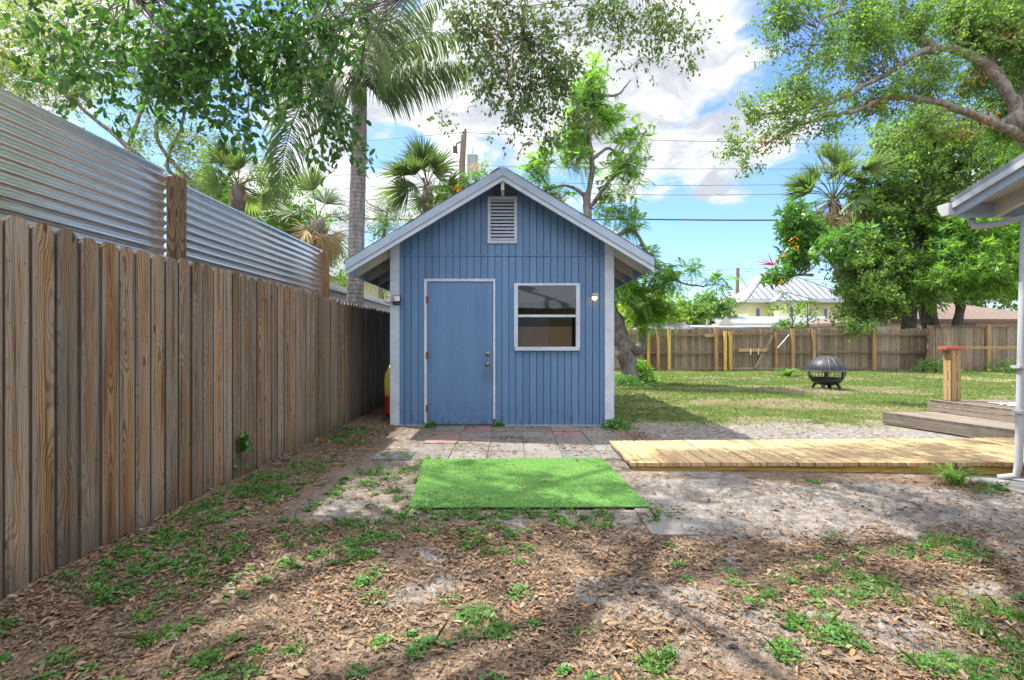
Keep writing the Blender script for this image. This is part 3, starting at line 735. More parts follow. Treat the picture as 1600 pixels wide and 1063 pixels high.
def knob(x, z, big):
    k = MB(); n = 20; prof = [(0.033, 0), (0.033, 0.006), (0.014, 0.010), (0.013, 0.03), (0.026, 0.04), (0.030, 0.052), (0.022, 0.066), (0.0, 0.070)] if big else [(0.032, 0), (0.031, 0.014), (0.022, 0.022), (0.010, 0.024), (0.0, 0.024)]
    b = len(k.v)
    for (r_, h) in prof:
        for i in range(n):
            a = 2 * math.pi * i / n; k.v.append((x + r_ * math.cos(a), YF - 0.012 - h, z + r_ * math.sin(a)))
    for i in range(len(prof) - 1):
        for j in range(n): k.face([i * n + j, i * n + (j + 1) % n, (i + 1) * n + (j + 1) % n, (i + 1) * n + j])
    k.build('door_knob' if big else 'deadbolt', M['brass'], do, smooth=True)
knob(-0.352, 0.895, True); knob(-0.352, 1.045, False)
for z in (1.83, 1.02, 0.25):
    k = MB(); k.box(DX0 + 0.028, DX0 + 0.062, YF - 0.034, YF - 0.0125, z - 0.05, z + 0.05); k.tube([(DX0 + .046, YF - .036, z - .052), (DX0 + .046, YF - .036, z + .052)], 0.007, 8)
    k.build('hinge', M['hinge'], do)
# window
wf = MB(); f = 0.058
wf.box(WX0, WX0 + f, YF - 0.03, YF + 0.06, WZ0 + .055, WZ1 - .035); wf.box(WX1 - f, WX1, YF - 0.03, YF + 0.06, WZ0 + .055, WZ1 - .035)
wf.box(WX0, WX1, YF - 0.032, YF + 0.06, WZ1 - 0.035, WZ1); wf.box(WX0 + .01, WX1 - .01, YF - 0.045, YF + 0.06, WZ0, WZ0 + 0.055)
wo = wf.build('window_frame', M['white'], sh, bevel=0.003)
mz = (WZ0 + WZ1) / 2 + 0.015
mb = MB(); mb.box(WX0 + f, WX1 - f, YF - 0.02, YF + 0.03, mz - 0.018, mz + 0.018); mb.build('meeting_rail', M['white'], wo, bevel=0.002)
for (z0, z1, y) in ((mz + 0.018, WZ1 - 0.035, YF + 0.004), (WZ0 + 0.055, mz - 0.018, YF + 0.014)):
    mb = MB(); mb.box(WX0 + f, WX1 - f, y, y + 0.003, z0, z1); mb.build('window_pane', M['glass'], wo)
# blue caulk border beside the frame
for x in (WX0 - 0.022, WX1):
    mb = MB(); mb.box(x, x + 0.022, YF - 0.010, YF + .01, WZ0 + .02, WZ1 - .01); mb.build('window_trim', M['blue'], sh)
# lamp beside the window
lp = MB(); lx, lz = 1.19, 1.875; lp.tube([(lx, YF - .001, lz), (lx, YF - 0.02, lz)], 0.045, 18)
lp.tube([(lx, YF - 0.02, lz), (lx, YF - 0.07, lz + 0.005)], 0.014, 10)
lo = lp.build('wall_lamp', M['lampgrey'], sh)
mb = MB(); mb.lathe([(0.0, 0.045), (0.035, 0.043), (0.056, 0.03), (0.058, -0.012), (0.052, -0.012), (0.05, 0.02), (0.0, 0.025)], (lx, YF - 0.085, lz), 24); mb.build('lamp_shade', M['lampgrey'], lo, smooth=True)
mb = MB(); mb.lathe([(0.0, 0.0), (0.022, -0.008), (0.034, -0.03), (0.034, -0.042), (0.022, -0.062), (0.0, -0.07)], (lx, YF - 0.085, lz + 0.01), 18); mb.build('bulb', M['bulb'], lo, smooth=True)
# floodlight on the left corner board
fl = MB(); fx, fz = -1.66, 1.83
fl.box(fx - 0.05, fx + 0.055, YF - 0.085, YF - 0.045, fz - 0.05, fz + 0.055)
fo2 = fl.build('floodlight', M['black'], sh, bevel=0.006)
mb = MB(); mb.box(fx - 0.04, fx + 0.045, YF - 0.088, YF - 0.0855, fz - 0.025, fz + 0.045); mb.build('lens', M['galv'], fo2)
mb = MB(); mb.beam((fx, YF - 0.045, fz - .02), (fx, YF - 0.02, fz - .02), 0.03, 0.03); mb.tube([(fx - .03, YF - .04, fz - .06), (fx - .10, YF - .05, fz - .035), (fx - .13, YF - .03, fz - .06), (fx - .17, YF + .0, fz - .03), (fx - .22, YF + .05, fz - .03)], 0.006, 6)
mb.tube([(fx - .06, YF - .07, fz - .07), (fx + .05, YF - .07, fz - .07)], 0.012, 8); mb.build('bracket', M['black'], fo2)

# box leaning inside against the lower sash
bx = thing('cardboard_box', 'brown cardboard box standing inside the shed behind the lower window pane', 'box', (0.5, YF + 0.15, 0.9))
mb = MB(); mb.box(0.06, 0.88, YF + 0.07, YF + 0.45, 0.75, 1.44); mb.build('carton', M['card'], bx)
mb = MB(); mb.box(0.06, 0.88, YF + 0.40, YF + 0.47, 1.441, 1.446); mb.build('flap', M['card'], bx)
bench = thing('workbench', 'dark workbench under the window inside the shed', 'bench', (0.5, YF + 0.3, 0))
mb = MB(); mb.box(-0.1, 1.3, YF + 0.06, YF + 0.6, 0.70, 0.745); mb.build('bench_top', M['darkpost'], bench)
for x in (-0.05, 1.2):
    mb = MB(); mb.box(x, x + 0.06, YF + 0.12, YF + 0.5, 0.03, 0.699); mb.build('leg', M['darkpost'], bench)

# toy wedged between shed and fence
ty = thing('toy_slide', 'yellow and red plastic play toy tucked between the shed and the picket fence', 'toy', (-1.92, 8.2, 0))
mb = MB(); mb.tube([(-1.98, 8.2, 0.22), (-2.0, 8.2, 0.55), (-1.99, 8.22, 0.70), (-1.93, 8.25, 0.81), (-1.84, 8.3, 0.83)], [0.055, 0.05, 0.05, 0.055, 0.05], 10); mb.build('handle', M['yelp'], ty, smooth=True)
mb = MB(); mb.lathe([(0.0, 0.06), (0.12, 0.06), (0.135, 0.12), (0.12, 0.16), (0.135, 0.2), (0.12, 0.30), (0.14, 0.34), (0.10, 0.36), (0, 0.36)], (-1.90, 8.18, 0), 16); mb.build('base', M['redp'], ty, smooth=True)

# ------------------------------------------------------------------ patio pavers
def pavers():
    mb = MB(); rg = random.Random(11); pw = 0.402
    rows = [7.36, 6.93, 6.52, 6.11, 5.70, 5.29, 4.88, 4.47, 4.06, 3.65]
    cell = {(0, 3): .85, (2, 5): .85, (1, 1): .95, (3, 0): .1}
    for j, y1 in enumerate(rows):
        y0 = y1 - 0.405; x = -1.47 if j < 5 else -1.12
        x1e = 1.12 if j < 5 else (1.2 if j < 7 else 1.3)
        i = 0
        while x < x1e - 0.1:
            if j >= 5 and -0.72 < x < 0.55: x += pw; i += 1; continue
            if j >= 5 and (x < 0 or rg.random() < .35): x += pw; i += 1; continue
            if j < 4 and x < -1.3 and rg.random() < 0.5: x += pw; i += 1; continue
            r = 0.84 if (j, i) in ((0, 5), (1, 5), (1, 1), (0, 2), (2, 1)) else rg.choice((0.2, 0.6, 0.5, 0.3, 0.77, 0.2, 0.92 if j < 3 else .2))
            g = 0.004; dz = rg.uniform(-0.004, 0.004); tl = [rg.uniform(-.003, .003) for _ in range(4)]
            sk = rg.uniform(-0.004, 0.004)
            x0_, x1_ = x + g, x + pw - g
            mb.hexa([(x0_, y0 + g + sk, -0.04), (x1_, y0 + g, -0.04), (x1_, y1 - g, -0.04), (x0_, y1 - g + sk, -0.04),
                     (x0_, y0 + g + sk, 0.006 + dz + tl[0]), (x1_, y0 + g, 0.006 + dz + tl[1]), (x1_, y1 - g, 0.006 + dz + tl[2]), (x0_, y1 - g + sk, 0.006 + dz + tl[3])], r)
            x += pw; i += 1
    o = mb.build('patio', M['paver'], bevel=0.004); tag(o, kind='structure')
pavers()

# ------------------------------------------------------------------ artificial turf mat
rug = thing('turf_mat', 'bright green artificial grass mat lying on the pavers in front of the shed door', 'mat', (0.05, 4.5, 0.01))
RA = [(-0.745, 3.73), (1.01, 3.745), (0.93, 5.30), (-0.905, 5.25)]
mb = MB(); mb.hexa([(x, y, 0.013) for x, y in RA] + [(x, y, 0.021) for x, y in RA]); mb.build('backing', M['turfback'], rug)
def turf():
    rg = np.random.default_rng(3); n = 105000
    u = rg.random(n); v = rg.random(n); A = [np.array(a) for a in RA]
    p = ((A[0][None] * (1 - u)[:, None] + A[1][None] * u[:, None]) * (1 - v)[:, None] + (A[3][None] * (1 - u)[:, None] + A[2][None] * u[:, None]) * v[:, None])
    ang = rg.random(n) * 6.283; h = rg.uniform(0.003, 0.009, n); wdt = 0.0024
    lean = rg.normal(0, 0.006, (n, 2)) + np.array([0.002, -0.003])
    V = np.zeros((n, 3, 3)); V[:, 0, :2] = p + np.stack([np.cos(ang), np.sin(ang)], 1) * wdt; V[:, 1, :2] = p - np.stack([np.cos(ang), np.sin(ang)], 1) * wdt
    V[:, 2, :2] = p + lean; V[:, :2, 2] = 0.019; V[:, 2, 2] = 0.021 + h
    F = np.arange(n * 3).reshape(n, 3)
    npmesh('turf_pile', V.reshape(-1, 3), F, M['turf'], rug, rg.random(n))
turf()

# ------------------------------------------------------------------ new boardwalk ramp
rp = thing('plank_ramp', 'new yellow pine plank ramp lying on the sand from the patio to the deck steps', 'ramp', (3.4, 5.3, 0))
def ramp_():
    mb = MB(); rg = random.Random(8); x = 1.13; 
    while x < 6.4:
        w_ = 0.140; t = (x - 1.13) / 4.6; z = 0.070 + 0.05 * t
        yf = 4.88 - 0.21 * min(1, t) + rg.uniform(-.005, .005); yb = 5.95 - 0.06 * t + rg.uniform(-.005, .005)
        skew = 0.0
        b = len(mb.v); zz = z + rg.uniform(-.0015, .0015)
        q = [(x + .0015, yf), (x + w_ - .0015, yf), (x + w_ - .0015, yb), (x + .0015, yb)]
        mb.v += [(a, c, zz - 0.034) for a, c in q] + [(a, c, zz) for a, c in q]
        uvb = rg.random() * 40; r = rg.random()
        for fidx in ((0, 3, 2, 1), (4, 5, 6, 7), (0, 1, 5, 4), (1, 2, 6, 5), (2, 3, 7, 6), (3, 0, 4, 7)):
            mb.face([b + i for i in fidx], [(mb.v[b + i][0] - x, mb.v[b + i][1] + uvb + (.03 if i < 4 else 0)) for i in fidx], r)
        x += w_ + 0.002
    mb.build('plank_deck', M['ramp'], rp)
    for y0, y1, nm in ((4.90, 4.69, 'stringer'), (5.40, 5.30, 'stringer'), (5.92, 5.86, 'stringer')):
        m2 = MB(); m2.hexa([(1.15, y0, -0.03), (6.3, y1, -0.05), (6.3, y1 + .04, -0.05), (1.15, y0 + .04, -0.03), (1.15, y0, 0.036), (6.3, y1, 0.088), (6.3, y1 + .04, 0.088), (1.15, y0 + .04, 0.036)], 0.4,
                           [(0, 0), (0, 5), (.04, 5), (.04, 0), (.09, 0), (.09, 5), (.1, 5), (.1, 0)])
        m2.build(nm, M['newpost'], rp)
ramp_()

# ------------------------------------------------------------------ grey deck with step, rail
dk = thing('wooden_deck', 'weathered grey timber deck with a low step at the right edge of the yard', 'deck', (6.5, 6.5, 0))
def planks(mb, a, b, c, d, z, n, th, rg):
    # quad a,b (front edge) d,c(back); planks run a->b
    a, b, c, d = map(Vector, (a, b, c, d))
    for i in range(n):
        t0 = i / n + .004; t1 = (i + 1) / n - .004
        q = [a.lerp(d, t0), b.lerp(c, t0), b.lerp(c, t1), a.lerp(d, t1)]
        base = len(mb.v); mb.v += [(p.x, p.y, z - th) for p in q] + [(p.x, p.y, z + rg.uniform(-.002, .002)) for p in q]
        r = rg.random(); vo_ = rg.random() * 30; L = (b - a).length
        uv = [(0, vo_), (0, vo_ + L), (.14, vo_ + L), (.14, vo_)] * 2
        for f_ in ((0, 3, 2, 1), (4, 5, 6, 7), (0, 1, 5, 4), (1, 2, 6, 5), (2, 3, 7, 6), (3, 0, 4, 7)): mb.face([base + k for k in f_], [uv[k] for k in f_], r)
rg = random.Random(5)
mb = MB(); planks(mb, (5.48, 7.58, 0), (5.98, 5.95, 0), (8.0, 5.9, 0), (7.2, 7.72, 0), 0.175, 9, 0.035, rg); mb.build('step_tread', M['deck'], dk)
mb = MB(); mb.beam((5.50, 7.58, 0.075), (6.0, 5.96, 0.075), 0.035, 0.13, r=.3); mb.beam((5.50, 7.58, 0.075), (6.5, 7.66, 0.075), 0.035, 0.13, r=.6); mb.build('step_riser', M['deck'], dk)
mb = MB(); planks(mb, (6.28, 7.72, 0), (6.75, 5.0, 0), (12, 5.0, 0), (12, 7.75, 0), 0.345, 34, 0.035, rg); mb.build('deck_boards', M['deck'], dk)
mb = MB(); mb.beam((6.29, 7.70, 0.245), (6.76, 5.0, 0.245), 0.035, 0.13, r=.8); mb.beam((6.29, 7.735, 0.2), (12, 7.77, 0.2), 0.035, 0.22, r=.5); mb.build('rim_board', M['deck'], dk)
mb = MB(); mb.beam((6.53, 7.60, 0.346), (6.53, 7.60, 1.10), 0.15, 0.14, up=(0, 1, 0), r=0.2); po = mb.build('rail_post', M['post'], dk, bevel=0.004)
mb = MB(); mb.beam((6.66, 7.60, 1.125), (9.8, 7.42, 1.14), 0.14, 0.035, r=0.9); mb.build('hand_rail', M['redpaint'] if False else M['post'], dk)
mb = MB(); mb.box(6.38, 6.66, 7.52, 7.68, 1.101, 1.145); mb.build('rail_end', M['redpaint'], dk, bevel=0.004)
prg = tag(MB().build('_', M['dark']) if False else (lambda m_: (m_.hexa([(6.9, 5.6, .349), (9.4, 5.4, .349), (9.4, 7.5, .349), (6.75, 7.3, .349), (6.9, 5.6, .356), (9.4, 5.4, .356), (9.4, 7.5, .356), (6.75, 7.3, .356)]), m_.build('patio_rug', M['patio_rug']))[1])(MB()),
          'dark grey outdoor rug with a white diamond lattice lying on the deck', 'rug')

# ------------------------------------------------------------------ main house: roof corner on the right, wing behind the camera
mh = thing('main_house', 'white house corner with grey shingled eave, gutter and downspout at the right edge', 'house', (6, 2, 0))
def sl_roof(zf, y): return zf(y)
EZ, EY, PITCH = 2.50, 4.62, 0.26; XE = 4.0
rz = lambda y: EZ + PITCH * (EY - y)
def rslab(x0, x1, y0, y1, t0, t1, nm, m_, par=mh):
    b = MB(); b.hexa([(x0, y0, rz(y0) - t0), (x1, y0, rz(y0) - t0), (x1, y1, rz(y1) - t0), (x0, y1, rz(y1) - t0), (x0, y0, rz(y0) - t1), (x1, y0, rz(y0) - t1), (x1, y1, rz(y1) - t1), (x0, y1, rz(y1) - t1)])
    return b.build(nm, M[m_], par)
mrf = rslab(XE - 0.02, 13, 0.2, EY + 0.03, 0.0, -0.03, 'roof', 'shingle')
rslab(XE, 13, 0.2, EY, 0.035, 0.001, 'soffit', 'soffit')
rslab(XE - 0.025, XE, 0.2, EY, 0.022, -0.026, 'rake_trim', 'rakegrey'); rslab(XE - 0.032, XE, 0.2, EY, 0.075, 0.024, 'rake_strip', 'gutter')
rslab(XE + 0.001, XE + 0.03, 0.2, EY, 0.14, 0.036, 'barge_board', 'fascia')
for x in (4.32, 4.92, 5.52): rslab(x, x + .045, 0.2, EY - 0.03, 0.17, 0.036, 'rafter', 'soffit')
mb = MB(); mb.box(XE + 0.03, 13, EY - 0.028, EY - 0.002, EZ - 0.16, EZ - 0.035); mb.build('sub_fascia', M['fascia'], mh)
def gutter_():
    b = MB(); y0, y1, zt = EY + 0.001, EY + 0.125, EZ - 0.02; x0, x1 = XE - 0.06, 13
    prof = [(y0, zt), (y0, zt - .11), (y0 + .07, zt - .11), (y1 - .015, zt - .06), (y1, zt - .02), (y1, zt)]
    for i in range(len(prof) - 1):
        (a, c), (d, e) = prof[i], prof[i + 1]; b.poly([(x0, a, c), (x1, a, c), (x1, d, e), (x0, d, e)])
    b.poly([(x0, p, q) for p, q in prof]); b.build('gutter', M['gutter'], mh)
gutter_()
mb = MB(); mb.tube([(4.20, EY + 0.06, EZ - 0.12), (4.20, EY + 0.055, EZ - 0.20), (4.22, EY + 0.03, EZ - 0.235), (4.32, EY - 0.10, EZ - 0.23), (4.36, 4.36, EZ - 0.22), (4.34, 4.335, EZ - 0.30), (4.31, 4.33, 1.2), (4.275, 4.32, 0.20), (4.265, 4.33, 0.09), (4.20, 4.42, 0.05)], [0.028] * 10, 12)
mb.build('downspout', M['gutter'], mh, smooth=True)
for z in (0.62, 1.0):
    mb = MB(); mb.box(4.25, 4.325, 4.285, 4.36, z, z + .025); mb.build('pipe_strap', M['gutter'], mh)
mb = MB(); mb.box(4.42, 13, -1.2, 4.26, 0, 2.42); mb.poly([(4.42, 0.2, 2.4), (4.42, 4.2, 2.4), (4.42, 0.2, 3.4)]); mb.build('wall', M['cream'], mh)
# wing behind the camera, its wall about a metre back; it is what the shed window mirrors
wg = MB(); wg.box(-1.9, 4.42, -9, -1.25, 0, 2.42); wgo = wg.build('rear_wing_wall', M['tan'], mh)
wr = MB(); wr.hexa([(-2.4, -0.75, 2.34), (4.4, -0.75, 2.34), (4.4, -5, 3.95), (-2.4, -5, 3.95), (-2.4, -0.75, 2.40), (4.4, -0.75, 2.40), (4.4, -5, 4.0), (-2.4, -5, 4.0)])
wr.build('rear_wing_roof', M['shingle'], mh)
wr = MB(); wr.box(-2.4, 4.4, -0.775, -0.745, 2.24, 2.40); wr.build('rear_wing_fascia', M['white'], mh)
wr = MB(); wr.box(0.2, 1.15, -1.25, -1.22, 0.02, 2.08); wr.build('rear_door', M['white'], mh)
wr = MB(); wr.box(1.9, 3.1, -1.25, -1.22, 0.9, 2.05); wr.build('rear_window', M['farglass'], mh)
mb = MB(); mb.hexa([(4.02, 3.95, -.02), (4.75, 3.9, -.02), (4.8, 4.30, -.02), (3.95, 4.52, -.02), (4.02, 3.95, .05), (4.75, 3.9, .06), (4.8, 4.30, .06), (3.95, 4.52, .035)])
tag(mb.build('splash_block', M['concrete'], bevel=0.012), 'grey concrete slab on the sand under the white downspout', 'splash block')

# ------------------------------------------------------------------ fire pit
fp = thing('fire_pit', 'round black steel fire pit with a domed mesh lid standing on the lawn', 'fire pit', (8.04, 13.1, 0))
c = (8.04, 13.1, 0)
mb = MB(); mb.lathe([(0.0, 0.10), (0.14, 0.105), (0.26, 0.14), (0.34, 0.20), (0.375, 0.27), (0.355, 0.275), (0.3, 0.2), (0.2, 0.14), (0, 0.13)], c, 36); mb.build('bowl', M['black'], fp, smooth=True)
mb = MB(); mb.lathe([(0.375, 0.262), (0.39, 0.268), (0.392, 0.288), (0.372, 0.288)], c, 36); mb.build('bowl_rim', M['black'], fp)
mb = MB()
for k in range(30):
    a = 2 * math.pi * k / 30; wd = 0.075 if k % 5 == 0 else 0.010; q = [(.382, .285), (.415, .35), (.43, .42), (.434, .465)]
    for (r0, z0), (r1, z1) in zip(q[:-1], q[1:]):
        mb.beam((c[0] + r0 * math.cos(a), c[1] + r0 * math.sin(a), z0), (c[0] + r1 * math.cos(a), c[1] + r1 * math.sin(a), z1), wd, 0.006, up=(math.cos(a), math.sin(a), 0))
mb.build('side_bars', M['black'], fp)
mb = MB(); mb.lathe([(0.425, 0.455), (0.45, 0.46), (0.45, 0.485), (0.425, 0.49)], c, 40); mb.build('lid_band', M['barmetal'], fp)
mb = MB(); prof = [(0.435 * math.cos(a), 0.485 + 0.355 * math.sin(a)) for a in np.linspace(0, math.pi / 2, 12)]; mb.lathe(prof, c, 40); ld = mb.build('lid', M['mesh'], fp, smooth=True)
mb = MB()
for k in range(16):
    a = 2 * math.pi * k / 16
    q = [(c[0] + .442 * math.cos(e) * math.cos(a), c[1] + .442 * math.cos(e) * math.sin(a), .485 + .36 * math.sin(e)) for e in np.linspace(0, 1.15 if k % 2 else 1.5, 8)]
    mb.tube(q, 0.007, 5)
mb.build('lid_ribs', M['barmetal'], ld)
for k in range(4):
    a = math.pi / 4 + k * math.pi / 2; mb = MB()
    mb.beam((c[0] + .2 * math.cos(a), c[1] + .2 * math.sin(a), .21), (c[0] + .33 * math.cos(a), c[1] + .33 * math.sin(a), 0.0), 0.09, 0.05, up=(math.cos(a), math.sin(a), 0)); mb.build('leg', M['black'], fp)

# ------------------------------------------------------------------ back fence (seen from its rail side), gate, side fence
bf = thing('rail_fence', 'long weathered grey board fence with rails and mixed posts across the back of the lawn', 'fence', (10, 21, 0))
YB_ = 21.0; bx = lambda px, Y=YB_: (px - 800) / 800 * Y
mb = MB(); fence_run(mb, (1.0, YB_ + 0.03, 0), (bx(1448), YB_ + 0.03, 0), lambda s: 1.73 + 0.02 * math.sin(s * 1.3), (0, -1, 0), 21, gap=0.004, jit=0.03, warp=0.008)
mb.build('board_panel', M['backfence'], bf)
for z in (0.10, 0.78, 1.50):
    mb = MB(); mb.beam((1.0, YB_ - 0.045, z), (bx(1112), YB_ - 0.045, z - .02), 0.04, 0.085, r=z * .3); mb.build('rail', M['backfence'], bf)
    mb = MB(); mb.beam((bx(1112) + .01, YB_ - 0.045, z), (bx(1236), YB_ - 0.045, z + .02), 0.04, 0.085, r=.9 - z * .3); mb.build('rail', M['backfence'], bf)
    mb = MB(); mb.beam((bx(1236) + .01, YB_ - 0.045, z), (bx(1448), YB_ - 0.045, z), 0.04, 0.085, r=.3); mb.build('rail', M['backfence'], bf)
for px, w_, m_, h in ((1012, .11, 'newpost', 1.70), (1027, .12, 'post', 1.66), (1044, .12, 'newpost', 1.72), (1117, .15, 'post', 1.80), (1131, .12, 'newpost', 1.64), (1139, .13, 'newpost', 1.62), (1236, .14, 'post', 1.74), (1269, .13, 'post', 1.70), (1362, .15, 'post', 1.70), (1210, .09, 'post', 1.6)):
    mb = MB(); x = bx(px); mb.beam((x, YB_ - 0.12, -0.03), (x, YB_ - 0.12, h), w_, 0.09, up=(0, 1, 0), r=random.Random(px).random()); mb.build('post', M[m_], bf)
gt = MB(); gt.beam((bx(1178), YB_ - .10, 0.12), (bx(1205), YB_ - .10, 1.45), .10, .03, up=(0, 1, 0), r=.2); gt.build('gate_brace', M['backfence'], bf)
gt = MB(); gt.beam((bx(1152), YB_ - .13, .86), (bx(1196), YB_ - .13, .86), .04, .13, r=.5); go = gt.build('gate_bar', M['post'], bf)
for px in (1170, 1182):
    gt = MB(); gt.box(bx(px) - .02, bx(px) + .02, YB_ - .17, YB_ - .15, .68, .94); gt.build('latch_bracket', M['galv'], go)
gt = MB(); gt.beam((bx(1100), YB_ - .12, 1.46), (bx(1116), YB_ - .12, 1.46), .03, .14, r=.7); gt.build('rail', M['post'], bf)
gt = MB(); gt.tube([(bx(1212), YB_ - .16, .95), (bx(1230), YB_ - .16, 1.5)], .012, 5); gt.build('cable_stay', M['galv'], bf)
rf = thing('board_fence', 'dark stained board fence section at the right behind the deck railing', 'fence', (18, 20.3, 0))
mb = MB(); fence_run(mb, (bx(1450, 20.4), 20.4, 0), (22.5, 20.2, 0), lambda s: 1.80, (0, -1, 0), 31, gap=0.008, jit=0.012); mb.build('board_panel', M['backfence'], rf)
for px in (1452, 1543, 1640):
    mb = MB(); x = bx(px, 20.3); mb.beam((x, 20.27, 0), (x, 20.27, 1.84), .16, .09, up=(0, 1, 0), r=px / 1700); mb.build('post', M['darkpost' if px < 1500 else 'post'], rf)
mb = MB(); mb.beam((bx(1450, 20.4), 20.40, 1.83), (22.5, 20.2, 1.83), .14, .035, r=.2); mb.build('cap_rail', M['darkpost'], rf)

# ------------------------------------------------------------------ far buildings
def hip_roof(x0, x1, y0, y1, ze, zr, inset, par, m_='roofmetal', t=0.12):
    ym = (y0 + y1) / 2; b = MB(); A = [(x0, y0, ze), (x1, y0, ze), (x1, y1, ze), (x0, y1, ze)]; r0 = (x0 + inset, ym, zr); r1 = (x1 - inset, ym, zr)
    b.poly([A[0], A[1], r1, r0]); b.poly([A[1], A[2], r1]); b.poly([A[2], A[3], r0, r1]); b.poly([A[3], A[0], r0])
    if m_ == 'roofmetal':
        x = x0 + .25
        while x < x1 - .1:
            k = min(1, (x - x0) / inset, (x1 - x) / inset); b.beam((x, y0 - .01, ze + .02), (x, y0 + (ym - y0) * k, ze + (zr - ze) * k + .02), .07, .07, r=.9); x += .62
        for rr_ in (r0, r1): b.beam(A[0] if rr_ is r0 else A[1], rr_, .16, .08, r=.9)
        b.beam(r0, r1, .2, .1, r=.9)
    for i in range(4):
        p, q = A[i], A[(i + 1) % 4]; b.poly([(p[0], p[1], ze - t), (q[0], q[1], ze - t), q, p])
    b.poly([(p[0], p[1], ze - t) for p in A[::-1]])
    return b.build('roof', M[m_], par)
yh = thing('yellow_house', 'two-storey yellow house with a grey ribbed metal hip roof beyond the back fence', 'house', (26, 48, 0))
Yh = 45.0; hx = lambda px: bx(px, Yh); hz = lambda py: CZ + (533 - py) / 800 * Yh
mb = MB(); mb.box(hx(1172), hx(1330), Yh + .4, Yh + 10, 0, hz(470.5)); yw = mb.build('wall', M['yellowwall'], yh)
yr = hip_roof(hx(1164), hx(1345), Yh - .2, Yh + 10.6, hz(470), hz(409), 4.6, yh)
mb = MB(); mb.box(hx(1164), hx(1345), Yh - .22, Yh - .20, hz(473), hz(467)); mb.build('eave_fascia', M['gutter'], yh)
mb = MB(); mb.box(hx(1204), hx(1204) + 2.6, Yh - 1.4, Yh + .38, 0, hz(473)); mb.build('bay_wall', M['yellowwall'], yh)
hip_roof(hx(1198), hx(1198) + 3.3, Yh - 1.8, Yh + 1.6, hz(472), hz(458), 1.5, yh)
for px0, px1 in ((1219, 1226), (1262, 1271), (1291, 1296), (1184, 1190)):
    mb = MB(); mb.box(hx(px0) - .05, hx(px1) + .05, Yh + .33 if px0 != 1219 else Yh - 1.45, Yh + .42 if px0 != 1219 else Yh - 1.38, hz(500), hz(481)); w_ = mb.build('window', M['white'], yh)
    mb = MB(); mb.box(hx(px0) + .03, hx(px1) - .03, Yh + .30 if px0 != 1219 else Yh - 1.48, Yh + .32 if px0 != 1219 else Yh - 1.46, hz(499), hz(482)); mb.build('pane', M['farglass'], w_)
mb = MB(); mb.box(hx(1236), hx(1236) + .8, Yh + 4.5, Yh + 5.3, hz(445), hz(423)); mb.build('chimney', M['orange'] if False else M['brownshingle'], yr)
gg = thing('garage_building', 'low cream garage with a pale metal roof in front of the yellow house', 'garage', (24, 40, 0))
Yg = 38.0; gx = lambda px: bx(px, Yg); gz = lambda py: CZ + (533 - py) / 800 * Yg
mb = MB(); mb.box(gx(1128), gx(1340), Yg + .3, Yg + 6.5, 0, gz(505)); mb.poly([(gx(1124), Yg + .29, gz(507)), (gx(1150), Yg + .29, gz(507)), (gx(1137), Yg + .29, gz(494))]); mb.build('wall', M['cream'], gg)
mb = MB(); mb.hexa([(gx(1126), Yg - .2, gz(513)), (gx(1345), Yg - .2, gz(513)), (gx(1345), Yg + 3.5, gz(493)), (gx(1136), Yg + 3.5, gz(493)), (gx(1126), Yg - .2, gz(511)), (gx(1345), Yg - .2, gz(511)), (gx(1345), Yg + 3.5, gz(491)), (gx(1136), Yg + 3.5, gz(491))]); mb.build('roof', M['roofmetal'], gg)
tr = thing('low_outbuilding', 'low flat-roofed building with a strip of dark windows just behind the back fence', 'outbuilding', (9, 31, 0))
Yt = 30.0; tx = lambda px: bx(px, Yt); tz = lambda py: CZ + (533 - py) / 800 * Yt
mb = MB(); mb.box(tx(1005), tx(1160), Yt, Yt + 5, 0, tz(514)); mb.build('wall', M['cream'], tr)
mb = MB(); mb.hexa([(tx(1000), Yt - .3, tz(513)), (tx(1168), Yt - .3, tz(515)), (tx(1150), Yt + 5, tz(511)), (tx(1000), Yt + 5, tz(511)), (tx(1000), Yt - .3, tz(511)), (tx(1168), Yt - .3, tz(512)), (tx(1150), Yt + 5, tz(504)), (tx(1000), Yt + 5, tz(504))]); mb.build('roof', M['roofmetal'], tr)
for i in range(6):
    mb = MB(); mb.box(tx(1089 + i * 7), tx(1094 + i * 7), Yt - .04, Yt - .01, tz(522), tz(514.5)); mb.build('window', M['farglass'], tr)
for px in (1068, 1077, 1115):
    mb = MB(); mb.tube([(tx(px), Yt + 1, 1.8), (tx(px), Yt + 1, tz(498 if px == 1115 else 503))], .06, 8); mb.build('vent_pipe', M['lampgrey'], tr)
mb = MB(); mb.poly([(tx(975), Yt - 2, tz(516)), (tx(1010), Yt - 2, tz(516)), (tx(1000), Yt - 1, tz(505))]); mb.poly([(tx(1010), Yt - 2, tz(516)), (tx(1066), Yt - 2, tz(516)), (tx(1060), Yt - 1, tz(505)), (tx(1000), Yt - 1, tz(505))])
mb.build('gable_roof', M['shingle'], tr)
bh = thing('brown_roof_house', 'single-storey cream house with a low brown shingle roof behind the dark board fence', 'house', (25, 30, 0))
Yr = 27.0; rx = lambda px: bx(px, Yr); rzz = lambda py: CZ + (533 - py) / 800 * Yr
mb = MB(); mb.box(rx(1396), rx(1640), Yr + .5, Yr + 8, 0, rzz(500)); mb.build('wall', M['cream'], bh)
r_ = hip_roof(rx(1388), rx(1680), Yr - .2, Yr + 9, rzz(500), rzz(456), 5.0, bh, 'brownshingle', .18)
mb = MB(); mb.box(rx(1388), rx(1680), Yr - .23, Yr - .20, rzz(503), rzz(499)); mb.build('eave_fascia', M['hinge'], bh)
